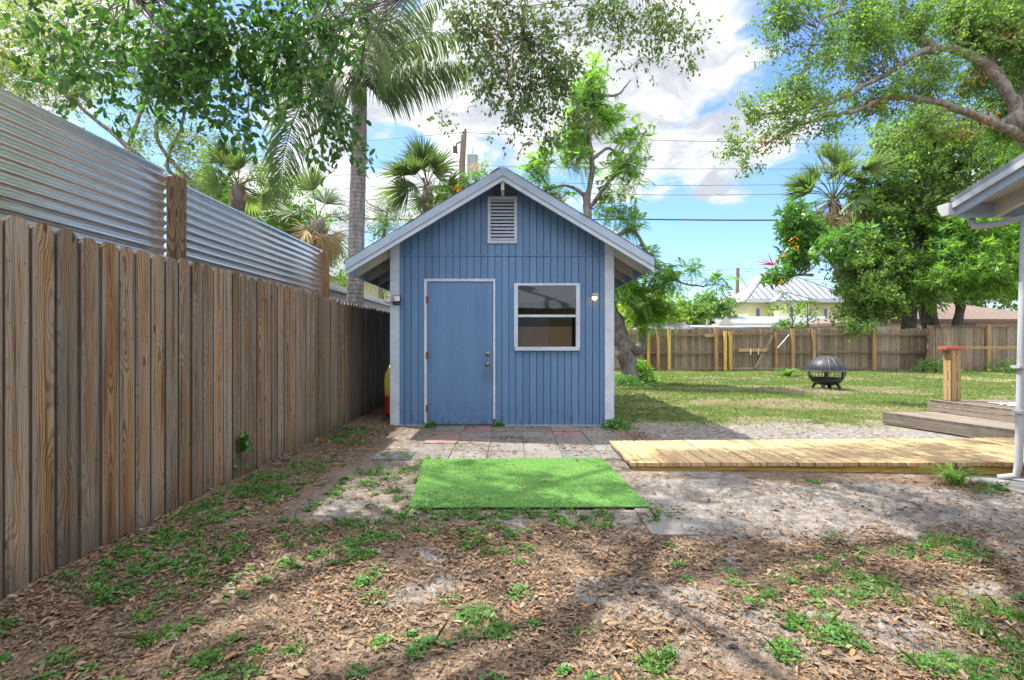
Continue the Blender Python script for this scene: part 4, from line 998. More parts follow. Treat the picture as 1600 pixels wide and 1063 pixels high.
for px in (1420, 1520):
    mb = MB(); mb.box(rx(px), rx(px + 18), Yr + .45, Yr + .49, rzz(520), rzz(506)); mb.build('window', M['farglass'], bh)
wb = thing('white_trailer', 'long white sided trailer building just beyond the left picket fence', 'building', (-4.6, 14, 0))
mb = MB()
z = 0.3
while z < 2.40: mb.hexa([(-4.22, 7.9, z), (-4.20, 7.9, z), (-4.20, 21, z), (-4.22, 21, z), (-4.22, 7.9, z + .195), (-4.215, 7.9, z + .195), (-4.215, 21, z + .195), (-4.22, 21, z + .195)]); z += .20
mb.box(-8, -4.221, 7.9, 21, 0, 2.45); mb.build('wall', M['gutter'], wb)
mb = MB(); mb.box(-8.1, -4.10, 7.8, 21.1, 2.46, 2.55); mb.build('roof', M['cream'], wb)
mb = MB(); mb.box(-4.20, -4.08, 7.8, 21.1, 2.40, 2.459); mb.build('eave_fascia', M['gutter'], wb)
th = thing('tan_shack', 'small tan wall with an air conditioner behind the white trailer', 'shack', (-6, 24, 0))
mb = MB(); mb.box(-9, -4.4, 24, 28, 0, 4.2); mb.build('wall', M['tan'], th)
mb = MB(); mb.hexa([(-9.4, 23.5, 4.2), (-3.9, 23.5, 4.2), (-3.9, 28.4, 4.2), (-9.4, 28.4, 4.2), (-9.4, 25.9, 5.3), (-3.9, 25.9, 5.3), (-3.9, 26, 5.3), (-9.4, 26, 5.3)]); mb.build('roof', M['shingle'], th)
mb = MB(); mb.box(-5.7, -4.9, 23.4, 23.99, 2.7, 3.4); ac = mb.build('air_conditioner', M['gutter'], th)
mb = MB(); mb.box(-5.45, -5.0, 23.37, 23.395, 2.85, 3.15); mb.build('grille', M['dark'], ac)

# ------------------------------------------------------------------ utility poles, wires, street lamp
Yp = 25.0
up = thing('utility_pole', 'wooden utility pole with a grey transformer can rising above the shed roof', 'utility pole', (bx(722, Yp), Yp, 0))
px0 = bx(722, Yp); zt = at(0, 207, Yp).z
mb = MB(); mb.tube([(px0 - .05, Yp, 0), (px0, Yp, zt - 1.5), (px0 + .1, Yp, zt)], [.2, .15, .13], 12); mb.build('shaft', M['pole'], up)
mb = MB(); cz = at(0, 262, Yp).z; mb.lathe([(0, 0), (.24, .02), (.26, .06), (.26, .86), (.28, .88), (.27, .94), (.15, 1.0), (0, 1.02)], (px0 + .52, Yp, cz - .35), 20); tf = mb.build('transformer', M['transformer'], up, smooth=True)
mb = MB(); mb.lathe([(0.05, 0), (.07, .05), (.04, .08), (.07, .12), (.03, .16), (.03, .3), (0, .3)], (px0 + .5, Yp, cz + .64), 10); mb.tube([(px0 + .5, Yp, cz + .9), (px0 + .3, Yp, cz + 1.1), (px0 + .1, Yp, cz + 1.0)], .012, 5); mb.build('bushing', M['lampgrey'], tf)
mb = MB(); mb.tube([(px0 - .05, Yp - .1, zt - .5), (px0 - .25, Yp - .15, zt - .62), (px0 - .32, Yp - .15, zt - .9), (px0 - .2, Yp - .12, zt - 1.1)], .035, 6); mb.box(px0 - .42, px0 - .22, Yp - .22, Yp - .08, zt - 1.05, zt - .75); mb.build('cutout_switch', M['darkpost'], up)
mb = MB(); mb.lathe([(.03, 0), (.07, .04), (.04, .08), (.06, .12), (.03, .18), (0, .2)], (px0 + .16, Yp, zt), 10); mb.build('insulator', M['darkpost'], up)
up2 = thing('utility_pole', 'thin brown utility pole standing behind the back fence left of the yellow house', 'utility pole', (bx(1152, 50), 50, 0))
mb = MB(); mb.tube([(bx(1149, 50), 50, 0), (bx(1153, 50), 50, at(0, 419, 50).z)], [.22, .15], 10); mb.build('shaft', M['pole'], up2)
mb = MB(); mb.tube([at(1153, 432, 50), at(1163, 425, 50), at(1172, 424, 50)], .03, 5); mb.tube([at(1154, 428, 50), at(1180, 470, 50), at(1196, 500, 50)], .03, 5); mb.build('guy_wire', M['wiregrey'], up2)
def wire(pts, rad, label, m_='wiregrey', grp='overhead wires'):
    P_ = [at(*p) for p in pts]; q = []
    for a, b in zip(P_[:-1], P_[1:]):
        L = (b - a).length
        for k in range(12):
            t = k / 12; p = a.lerp(b, t); p.z -= 0.0016 * L * L * 4 * t * (1 - t) * .25; q.append(p)
    q.append(P_[-1]); mb = MB(); mb.tube(q, rad, 5); tag(mb.build('power_line', M[m_]), label, 'power line', grp)
wire([(-400, 250, 25), (724, 207, 25), (1160, 222, 25), (2200, 205, 25)], .016, 'topmost thin grey wire running from the top of the transformer pole')
wire([(-400, 300, 25), (722, 258, 25), (1130, 264, 25), (2200, 215, 25)], .016, 'second thin grey wire from the top, passing behind the transformer')
wire([(-400, 320, 25), (722, 280, 25), (1060, 290, 25), (2200, 225, 25)], .016, 'third thin grey wire from the top, crossing the clouds right of the shed')
wire([(-400, 370, 25), (722, 296, 25), (1060, 305, 25), (2200, 240, 25)], .018, 'fourth wire from the top, just above the thick black cable')
wire([(-400, 360, 24), (560, 342, 24), (985, 342.5, 24), (1300, 343.5, 24), (2200, 345, 24)], .035, 'thick black cable strung level behind the shed roof and palm', 'wire')
wire([(940, 428, 50), (1153, 420, 50), (1500, 412, 50)], .025, 'upper thin wire on the far brown utility pole')
wire([(940, 440, 50), (1153, 436, 50), (1500, 430, 50)], .025, 'lower thin wire on the far brown utility pole')
slp = thing('street_lamp', 'grey cobra-head street lamp peeking out behind the tall palm trunk', 'street lamp', (bx(556, 30), 30, 0))
mb = MB(); mb.tube([(bx(553, 30), 30, 0), (bx(553, 30), 30, 10.2), (bx(556, 30), 30, 11.0), at(562, 262, 30)], [.12, .09, .06, .05], 8); mb.build('pole', M['lampgrey'], slp)
mb = MB(); mb.tube([at(561, 264, 30), at(567, 255, 30), at(574, 249, 30), at(577, 247, 30)], [.08, .2, .18, .06], 10); mb.build('lamp_head', M['lampgrey'], slp, smooth=True)

# ------------------------------------------------------------------ foliage engine
def unit(a): return a / np.maximum(np.linalg.norm(a, axis=-1, keepdims=True), 1e-9)
def leafquads(rg, P0, Dd, L, Wd, shape='rhomb', fold=0.25, upb=0.5):
    n = len(P0); nr = unit(rg.normal(size=(n, 3)) + np.array([0, 0, upb])); s = unit(np.cross(Dd, nr)); nn = np.cross(s, Dd)
    L = L[:, None]; Wd = Wd[:, None]
    if shape == 'rhomb':
        V = np.stack([P0, P0 + Dd * L * .45 + s * Wd / 2 + nn * Wd * fold, P0 + Dd * L, P0 + Dd * L * .45 - s * Wd / 2 + nn * Wd * fold], 1)
        return V.reshape(-1, 3), np.arange(n * 4).reshape(n, 4), np.arange(n)
    curl = nn * L * rg.uniform(-.18, .12, (n, 1))
    a = P0; t = P0 + Dd * L + curl
    l1 = P0 + Dd * L * .35 + s * Wd * .42 + nn * Wd * fold; l2 = P0 + Dd * L * .78 + s * Wd * .40 + nn * Wd * fold + curl * .5
    r1 = P0 + Dd * L * .35 - s * Wd * .42 + nn * Wd * fold; r2 = P0 + Dd * L * .78 - s * Wd * .40 + nn * Wd * fold + curl * .5
    V = np.stack([a, l1, l2, t, r2, r1], 1).reshape(-1, 3); b = np.arange(n)[:, None] * 6
    F = np.concatenate([b + np.array([[0, 1, 2, 3]]), b + np.array([[0, 3, 4, 5]])], 1).reshape(-1, 4)
    return V, F, np.repeat(np.arange(n), 2)
def sticks(A, B, r0, r1, n=3):
    A = np.asarray(A); B = np.asarray(B); N = len(A); d = unit(B - A); h = np.where(np.abs(d[:, 2:3]) < .9, np.array([[0, 0, 1.]]), np.array([[1., 0, 0]]))
    x = unit(np.cross(d, h)); y = np.cross(d, x); r0 = np.broadcast_to(r0, (N,))[:, None]; r1 = np.broadcast_to(r1, (N,))[:, None]
    V = []
    for P_, r_ in ((A, r0), (B, r1)):
        for k in range(n):
            a = 2 * math.pi * k / n; V.append(P_ + (x * math.cos(a) + y * math.sin(a)) * r_)
    V = np.stack(V, 1).reshape(-1, 3); b = np.arange(N)[:, None] * 2 * n
    F = np.concatenate([b + np.array([[k, (k + 1) % n, n + (k + 1) % n, n + k]]) for k in range(n)], 1).reshape(-1, 4)
    return V, F
def smooth(pts, n=6):
    P_ = [Vector(p) for p in pts]; P_ = [P_[0] * 2 - P_[1]] + P_ + [P_[-1] * 2 - P_[-2]]; out = []
    for i in range(1, len(P_) - 2):
        for k in range(n):
            t = k / n; a, b, c, d = P_[i - 1:i + 3]
            out.append(.5 * ((2 * b) + (c - a) * t + (2 * a - 5 * b + 4 * c - d) * t * t + (3 * b - a - 3 * c + d) * t ** 3))
    out.append(P_[-2]); return out
def blob(px, py, rx, ry, Y, rd=None):
    s = Y / 800; c = at(px, py, Y); return (c.x, c.y, c.z, rx * s, (rd if rd else (rx + ry) / 2 * s), ry * s)
def tree(name, label, cat, limbs, blobs, leafmat, barkmat, nclump=60, twigs=8, leaves=14, twig=0.5, ll=0.08, lw=0.04, droop=0.3, shape='rhomb',
         seed=1, group=None, trunk_n=10, spread=0.03, connect=True, extra=None, upb=0.6, br=0.012, mossy=0, shell=0.55, connmax=99, whorl=False):
    rg = np.random.default_rng(seed); b0 = limbs[0][0][0]
    root = thing(name, label, cat, (b0[0], b0[1], max(0, b0[2])), group)
    samp = []
    for i, (pts, ra, rb) in enumerate(limbs):
        q = smooth(pts); n = len(q); jit = [p + Vector(rg.normal(0, ra * .12, 3)) for p in q]; jit[0] = q[0]
        rr = [(ra + (rb - ra) * (k / (n - 1)) ** 0.8) * (1 + rg.normal(0, .05)) for k in range(n)]
        mb = MB(); mb.tube(jit, rr, trunk_n if i == 0 else 8, cap=True); mb.build('trunk' if i == 0 else 'limb', M[barkmat], root, smooth=True)
        samp += [(p, r) for p, r in zip(jit[n // 4:], rr[n // 4:])]
    S = np.array([tuple(p) for p, r in samp])
    vol = np.array([b[3] * b[4] * b[5] for b in blobs]) ** (2 / 3); pr = vol / vol.sum(); idx = rg.choice(len(blobs), nclump, p=pr)
    Bm = np.array(blobs)[idx]; u = unit(rg.normal(size=(nclump, 3))); rad = (shell + (1 - shell) * rg.random((nclump, 1))) * np.where(rg.random((nclump, 1)) < .25, rg.random((nclump, 1)), 1)
    CC = Bm[:, :3] + u * Bm[:, 3:6] * rad; out = unit(u + np.array([0, 0, .25]))
    SA = []; SB = []; SR0 = []; SR1 = []
    if connect:
        for c in CC:
            dd = np.linalg.norm(S - c, axis=1) + np.maximum(0, S[:, 2] - c[2]) * .8; j = int(np.argmin(dd)); a = S[j]; L = np.linalg.norm(c - a)
            if L > connmax: continue
            mid = (a + c) / 2 + np.array([0, 0, .12 * L]) + rg.normal(0, .06 * L, 3); m1 = (a + mid) / 2 + rg.normal(0, .03 * L, 3); m2 = (mid + c) / 2 + rg.normal(0, .04 * L, 3)
            rr = br * (0.7 + L * .35); ch = [a, m1, mid, m2, c]
            for k in range(4): SA.append(ch[k]); SB.append(ch[k + 1]); SR0.append(rr * (1 - k * .2)); SR1.append(rr * (1 - (k + 1) * .2))
    # twigs from every clump centre
    N = nclump * twigs; Cc = np.repeat(CC, twigs, 0); od = np.repeat(out, twigs, 0)
    td = unit(rg.normal(size=(N, 3)) + od * .7 + np.array([0, 0, -droop])); tl = twig * rg.uniform(.5, 1.3, (N, 1)); st = Cc + rg.normal(0, twig * .22, (N, 3))
    mid = st + td * tl * .5; end = mid + unit(td + np.array([0, 0, -droop * .8])) * tl * .5
    SA += list(st); SB += list(mid); SR0 += [br * .35] * N; SR1 += [br * .25] * N; SA += list(mid); SB += list(end); SR0 += [br * .25] * N; SR1 += [br * .1] * N
    V, F = sticks(np.array(SA), np.array(SB), np.array(SR0), np.array(SR1), 3); npmesh('branchwork', V, F, M[barkmat if barkmat != 'bark' else 'twig'], root)
    T = rg.random((N, leaves)) ** .7; T[:, 0] = 1; T = T[..., None]
    Pp = np.where(T < .5, st[:, None] + (mid - st)[:, None] * T * 2, mid[:, None] + (end - mid)[:, None] * (T - .5) * 2)
    tdir = unit(end - mid)[:, None]
    Ld = unit(tdir * .6 + rg.normal(size=(N, leaves, 3)) * .75 + np.array([0, 0, -droop * .5])); Pp = Pp + rg.normal(0, spread, Pp.shape)
    if whorl: Pp = end[:, None] + rg.normal(0, spread, Pp.shape); Ld = unit(tdir * .35 + rg.normal(size=(N, leaves, 3)))
    n = N * leaves; Lr = ll * rg.uniform(.65, 1.25, n); Wr = lw * rg.uniform(.7, 1.2, n)
    V, F, fi = leafquads(rg, Pp.reshape(n, 3), Ld.reshape(n, 3), Lr, Wr, shape, .2, upb)
    clr = np.repeat(rg.random(nclump), twigs * leaves) * .45 + rg.random(n) * .55
    npmesh('crown', V, F, M[leafmat], root, clr[fi])
    if extra: extra(root, CC, rg)
    return root
def cluster(root, name, m_, centers, n, sig, ll, lw, seed, down=0):
    rg = np.random.default_rng(seed); c = np.repeat(np.array([tuple(x) for x in centers]), n, 0); P_ = c + rg.normal(0, sig, c.shape)
    V, F, fi = leafquads(rg, P_, unit(rg.normal(size=P_.shape) + np.array([0, 0, -down])), ll * rg.uniform(.6, 1.2, len(P_)), lw * rg.uniform(.7, 1.2, len(P_)))
    return npmesh(name, V, F, M[m_], root, rg.random(len(P_)))

# ------------------------------------------------------------------ palms
def frond_mesh(path, ll, seed, droop=.5, n=70, w=0.032, fwd=.5, taper=True):
    """feather frond: path = smooth rachis points; leaflets both sides, hanging"""
    rg = np.random.default_rng(seed); P_ = np.array([tuple(p) for p in path]); N = len(P_)
    V = []; F = []; k = 0
    for i in range(n):
        t = .10 + .9 * (i + .5) / n; f = t * (N - 1); a = int(min(f, N - 2)); p = P_[a] + (P_[a + 1] - P_[a]) * (f - a); d = unit(P_[min(a + 1, N - 1)] - P_[a])
        side = unit(np.cross(d, [0, abs(d[2]) ** 2 * 1.2, 1.2 - abs(d[2])])); L = ll * (math.sin(math.pi * min(1, .18 + t * .82)) ** .55) * (1.0 if t < .9 else .8)
        for s in (-1, 1):
            for rep in (0, 1):
                dr = unit(side * s + d * fwd + rg.normal(0, .16, 3) + np.array([0, 0, .25 - rep * .3])); l = L * rg.uniform(.8, 1.1)
                q = [p]; cur = dr
                for sg in range(3):
                    cur = unit(cur + np.array([0, 0, -droop * (1 + sg * .6)])); q.append(q[-1] + cur * l / 3)
                wv = unit(np.cross(cur, [s * .3, .7, .5])) * w / 2
                ws = (.5, 1, .8, .08); b = len(V)
                for qq, wk in zip(q, ws): V += [qq + wv * wk, qq - wv * wk]
                for sg in range(3): F.append([b + sg * 2, b + sg * 2 + 1, b + sg * 2 + 3, b + sg * 2 + 2])
    return np.array(V), np.array(F), np.repeat(rg.random(len(F) // 3), 3)
def add_frond(root, pts, ll, seed, m_='palmleaf', **kw):
    q = smooth(pts, 8); n = len(q); V, F, r = frond_mesh(q, ll, seed, **kw); o = npmesh('frond', V, F, M[m_], root, r)
    mb = MB(); mb.tube(q, [.028 - .024 * k / (n - 1) for k in range(n)], 6); mb.build('midrib', M['palmleaf'], o, smooth=True)
def queen_palm():
    Y = 11.0; root = thing('feather_palm', 'tall feather palm with a ringed grey trunk behind the left end of the shed roof', 'palm tree', tuple(at(556, 640, Y)))
    t = [(-3.38, Y, -.1), (-3.37, Y, 2), (-3.33, Y, 4), (-3.29, Y, 5.2), (-3.27, Y, 6.3)]
    q = smooth(t, 8); mb = MB(); mb.tube(q, [.185 - .035 * k / (len(q) - 1) + .004 * math.sin(k * 2.1) for k in range(len(q))], 20); mb.build('trunk', M['palmbark'], root, smooth=True)
    mb = MB(); mb.tube([(-3.27, Y, 6.25), (-3.27, Y, 6.6), (-3.25, Y, 7.2), (-3.24, Y, 7.8)], [.15, .15, .10, .05], 14); mb.build('crownshaft', M['leafmid'], root, smooth=True)
    base = at(562, 140, Y)
    fr = [([base, at(600, 122, Y - .3), at(670, 98, Y - .6), at(742, 100, Y - .8)], 1.0, .42), ([base + Vector((0, 0, .2)), at(600, 95, Y + .2), at(650, 62, Y + .4), at(738, 48, Y + .6)], 1.0, .4),
          ([base, at(530, 110, Y - .4), at(478, 150, Y - .8), at(446, 230, Y - 1.1), at(436, 310, Y - 1.2)], .9, .38), ([base, at(520, 110, Y + .3), at(455, 110, Y + .6), at(395, 165, Y + .8)], .8, .55),
          ([base, at(575, 70, Y), at(610, 10, Y), at(640, -60, Y)], .95, .35), ([base, at(550, 60, Y), at(520, 0, Y), at(470, -40, Y)], .95, .4),
          ([base, at(565, 100, Y - 1), at(570, 60, Y - 2), at(560, 30, Y - 3)], .95, .5), ([base, at(590, 85, Y + .8), at(640, 20, Y + 1.6), at(700, -10, Y + 2)], .95, .4),
          ([base, at(530, 90, Y), at(470, 50, Y), at(420, 60, Y), at(375, 120, Y)], .85, .6), ([base, at(555, 100, Y + 1), at(540, 60, Y + 2), at(500, 80, Y + 3)], .9, .5)]
    for i, (p, l, d) in enumerate(fr): add_frond(root, p, l, 40 + i, droop=d, n=78 if i < 4 else 60, m_='palmyellow' if i == 20 else 'palmleaf')
    mb = MB()
    for (a, b) in ((at(558, 175, Y - .2), at(510, 250, Y - .4)), (at(566, 180, Y - .1), at(560, 230, Y - .3))): mb.tube(smooth([a, (a + b) / 2 + Vector((.05, 0, .1)), b], 5), .012, 5)
    mb.build('flower_stalk', M['deadfrond'], root)
    return root
queen_palm()
def fan_leaf(c, d, R_, rg, seg=26, width=.045, droop=.35, span=2.3):
    d = unit(np.array(d)); side = unit(np.cross(d, [0, 0, 1.]) + rg.normal(0, .15, 3)); V = []; F = []
    rl = rg.normal(0, .75); side = unit(side * math.cos(rl) + np.cross(side, d) * math.sin(rl))
    nrm = np.cross(side, d)
    for i in range(seg):
        a = (i / (seg - 1) - .5) * span; dr = d * math.cos(a) + side * math.sin(a) + nrm * .12 * rg.normal(); L = R_ * (1 - .25 * abs(a) / span * 2) * rg.uniform(.9, 1.08)
        q = [np.array(c)]; cur = unit(dr)
        for s in range(3): q.append(q[-1] + cur * L / 3); cur = unit(cur + np.array([0, 0, -droop * (s * .8)]))
        wv = unit(np.cross(dr, nrm)) * width * R_; b = len(V)
        for qq, wk in zip(q, (.15, .8, .6, .03)): V += [qq + wv * wk, qq - wv * wk]
        for s in range(3): F.append([b + s * 2, b + s * 2 + 1, b + s * 2 + 3, b + s * 2 + 2])
    return V, F
def fan_palm(label, trunk, tr_, crown_r, R_, n, seed, green='palmleaf', dead=0, name='fan_palm', bark='darkbark', up_=.3, group=None):
    rg = np.random.default_rng(seed); c = np.array(trunk[-1]); root = thing(name, label, 'palm tree', (trunk[0][0], trunk[0][1], 0), group)
    q = smooth(trunk, 6); mb = MB(); mb.tube(q, [tr_ * (1 + .12 * math.sin(k * 2.4)) for k in range(len(q))], 12); mb.build('trunk', M[bark], root, smooth=True)
    if R_ > 0.5:
        mb = MB()
        for k in range(40):
            p = q[int(rg.integers(len(q) // 2, len(q)))]; a = rg.uniform(0, 6.28); mb.beam(p + Vector((math.cos(a) * tr_ * .8, math.sin(a) * tr_ * .8, 0)), p + Vector((math.cos(a) * tr_ * 1.5, math.sin(a) * tr_ * 1.5, .22)), .06, .02)
        mb.build('frond_boots', M['deadfrond'], root)
    for kind in (0, 1):
        cnt = dead if kind else n; VV = []; FF = []; PA = []; PB = []; rr = []
        for i in range(cnt):
            az = rg.uniform(0, 6.283); el = rg.uniform(-1.2, -.5) if kind else rg.uniform(-.35, 1.35); d = np.array([math.cos(az) * math.cos(el), math.sin(az) * math.cos(el), math.sin(el)])
            Lp = crown_r * rg.uniform(.7, 1.1) * (.75 if kind else 1); b = c + d * Lp * .6; e = b + unit(d + np.array([0, 0, -.35])) * Lp * .4; PA += [c, b]; PB += [b, e]
            V, F = fan_leaf(e, unit(d + np.array([0, 0, -.9 if kind else -.35])), R_ * rg.uniform(.8, 1.1), rg, droop=.55 if kind else .3, width=.02 if kind else .038, seg=22)
            o_ = len(VV); VV += V; FF += [[x + o_ for x in f] for f in F]; rr += [rg.random()] * len(F)
        if cnt:
            npmesh('dead_skirt' if kind else 'crown', VV, FF, M['deadfrond' if kind else green], root, rr)
            V, F = sticks(np.array(PA), np.array(PB), .016 * max(1, R_), .012 * max(1, R_)); npmesh('leaf_stalks', V, F, M['deadfrond' if kind else green], root, np.full(len(F), .5))
    return root
c = at(668, 292, 16); fan_palm('fan palm with blue-green leaves peeking over the left slope of the shed roof', [(c.x - .1, 16, 0), (c.x, 16, 3), tuple(c)], .16, .75, 1.05, 20, 61, up_=.6)
c = at(1302, 312, 24.6); fan_palm('tall cabbage palm with a skirt of straw-coloured dead fronds above the yellow house', [(c.x + 1.6, 24.6, 0), (c.x + .9, 24.6, 4), tuple(c)], .24, 1.7, 1.35, 44, 62, dead=40, green='palmgreen')
c = at(496, 345, 14); fan_palm('ragged palm smothered in dead tan fronds beside the tall ringed palm trunk', [(c.x, 14, 0), (c.x, 14, 2), tuple(c)], .2, .75, .95, 9, 63, dead=34)
c = at(372, 290, 12.5); fan_palm('bright green fan palm showing over the top of the steel screen', [(c.x, 12.5, 0), (c.x, 12.5, 2.4), tuple(c)], .15, .6, .78, 16, 64, green='palmgreen')
c = at(1437, 330, 23.2); fan_palm('shaggy-booted cabbage palm standing in the green thicket behind the back fence', [(at(1420, 520, 23.2).x, 23.2, 0), (at(1422, 470, 23.2).x, 23.2, 3), tuple(c)], .30, .8, 1.2, 12, 65, dead=10)
c = at(420, 390, 17); fan_palm('small fan palm low behind the steel screen, left of the ragged cabbage palm', [(c.x, 17, 0), (c.x, 17, 1.5), (c.x, 17, c.z)], .15, .8, 1.0, 14, 66)
for i, (px, py) in enumerate(((532, 330), (528, 345))): pass

# ------------------------------------------------------------------ trees
OT = (-5.6, .2)
# big live oak over the left fence: three hanging masses in view, and the crown overhead that dapples the yard
def oak_limb(pts): return [Vector(p) for p in pts]
L_ = [([(-5.8, -.5, -.1), (-5.7, -.3, 2), (-5.3, 0, 4), (-4.6, .6, 5.6)], .42, .3),
      ([(-5.2, .1, 4.2), (-4.2, 1.8, 5.4), (-2.8, 3.2, 5.6), (-1.6, 4.3, 5.1), (-1.0, 4.9, 4.6)], .2, .035),
      ([(-4.7, .5, 5.4), (-2.8, 2.2, 6.8), (-1.0, 4.2, 7.1), (.3, 5.6, 6.4)], .11, .03),
      ([(-5.2, .1, 4.2), (-4.8, 2.2, 5.0), (-4.0, 3.8, 5.0), (-3.6, 4.8, 4.5)], .16, .03),
      ([(-4.7, .5, 5.5), (-3.2, 1.2, 7.4), (-1.0, 1.6, 8.4), (1.5, 2.2, 8.6)], .09, .03),
      ([(-4.6, .6, 5.6), (-4.6, 2.4, 7.6), (-4.2, 4.6, 8.6)], .10, .03)]
# mass 1: broad-leaved sprays nearest the lens, upper left
tree('live_oak', 'dark broad-leaved live oak whose sprays hang across the top left over the fence', 'tree', L_,
     [blob(60, 60, 55, 60, 4.6, .5), blob(150, 20, 80, 50, 4.2, .5), blob(170, 110, 45, 55, 4.4, .4), blob(250, 55, 80, 60, 4.3, .5), blob(290, 135, 55, 50, 4.3, .4), blob(350, 60, 75, 75, 4.4, .5),
      blob(360, 175, 32, 45, 4.3, .25), blob(420, 30, 60, 60, 4.5, .5), blob(480, 70, 60, 80, 4.6, .5), blob(500, 170, 38, 65, 4.6, .3), blob(520, 40, 40, 50, 4.8, .4),
      blob(310, 10, 90, 30, 4.4, .5), blob(480, 10, 110, 30, 4.6, .5), blob(535, 190, 16, 34, 4.7, .15), blob(640, -20, 30, 12, 5, .2), blob(140, 165, 16, 22, 4.4, .15), blob(410, 200, 22, 28, 4.3, .2)],
     'oakleaf', 'bark', nclump=96, twigs=6, leaves=8, twig=.36, ll=.080, lw=.044, droop=.55, shape='oval', seed=7, spread=.02, br=.007, shell=.2, upb=.3, connmax=2.2)
L2 = [([(-3.2, -3.2, -.1), (-3.1, -3.0, 3), (-2.6, -2.4, 6), (-1.6, -1, 7.6)], .4, .25),
      ([(-1.8, -1.4, 7.3), (-.6, 1.8, 7.9), (0.0, 4.4, 7.2), (.1, 6.0, 6.0), (0.15, 6.2, 4.9)], .10, .025),
      ([(-1.2, .2, 7.7), (.4, 3.2, 8.2), (1.2, 5.4, 7.2), (1.6, 6.6, 6.2)], .08, .025),
      ([(-1.2, .2, 7.7), (-2.4, 3.4, 8.0), (-3.4, 5.6, 7.8)], .08, .025)]
tree('live_oak', 'olive live oak sprays hanging down from the top edge just above the shed ridge', 'tree', L2,
     [blob(800, 40, 95, 60, 6.2, .6), blob(770, 110, 45, 60, 6.2, .4), blob(820, 150, 55, 55, 6.1, .4), blob(865, 100, 60, 70, 6.2, .4), blob(850, 190, 34, 34, 6.0, .25), blob(905, 170, 20, 45, 6.1, .2), blob(725, 20, 40, 35, 6.2, .3),
      blob(697, 170, 14, 35, 6.1, .12), blob(930, 15, 60, 35, 6.6, .4), blob(1000, 40, 70, 32, 6.8, .4), blob(1060, 30, 42, 42, 6.8, .3), blob(1075, 85, 14, 22, 6.8, .15), blob(975, 90, 28, 26, 6.7, .2), blob(745, 70, 30, 70, 6.2, .3)],
     'oakleaf2', 'bark', nclump=135, twigs=7, leaves=8, twig=.30, ll=.068, lw=.034, droop=.6, seed=8, spread=.02, br=.006, shell=.2, upb=.3, connmax=2.6,
     extra=lambda r, CC, rg: cluster(r, 'brown_leaf_cluster', 'brownleaf', [at(783, 70, 6.1), at(790, 110, 6.1), at(800, 150, 6.05), at(772, 40, 6.1)], 70, (.09, .09, .22), .05, .02, 3, .6))
# overhead crowns out of frame that filter the sunlight
over = [(-5.6, 4.4, 9.6, 1.0, .9, .6), (-3.9, 3.7, 9.7, .9, .8, .5), (-2.2, 4.3, 9.9, .9, .8, .5), (-5.2, 6.0, 9.8, .55, .5, .4), (-3.2, 5.8, 9.9, .8, .8, .5), (-1.2, 5.9, 10.0, .9, .8, .5), (-6.3, 7.9, 9.9, .9, .9, .6), (-4.2, 7.5, 10.0, .4, .4, .3),
        (-2.6, 7.4, 10.1, .8, .8, .5), (-.6, 7.7, 10.2, .9, .8, .5), (.8, 6.0, 10.3, .9, .7, .5), (-.4, 4.2, 10.1, .9, .7, .5), (1.2, 4.3, 10.2, .8, .7, .4), (-4.6, 9.2, 10.4, 1.0, .7, .5), (-2.2, 9.3, 10.5, 1.0, .7, .5), (-6.6, 5.8, 9.4, .9, .9, .6), (-7.6, 8.5, 9.8, 1.2, 1.2, .8), (.6, 9.0, 10.6, .8, .6, .4), (-4.6, 6.9, 10.3, 1.5, 1.2, .4), (-1.0, 6.6, 10.4, 2.2, 1.6, .4)]
L3 = [([(-7.4, 1.8, -.1), (-7.1, 2, 3), (-6.4, 2.4, 6), (-5.6, 2.8, 8)], .4, .22), ([(-5.8, 2.7, 7.6), (-3.6, 3.8, 9), (-1.6, 4.2, 9.8), (1.0, 4.6, 10.1)], .08, .02), ([(-6, 2.6, 7.2), (-5, 5.6, 9.2), (-3.6, 7.6, 9.9), (-1.2, 8.4, 10.3)], .08, .02), ([(-5.8, 2.7, 7.6), (-4.0, 5, 9.4), (-1.2, 6.2, 9.9), (.8, 6.2, 10.2)], .08, .02)]
tree('shade_oak', 'tall shade oak rooted beyond the left fence with its crown arching over the lawn', 'tree', L3, over, 'oakleaf2', 'bark', nclump=155, twigs=10, leaves=8, twig=.34, ll=.12, lw=.075, droop=.2, seed=9, spread=.05, br=.01, shell=.2)

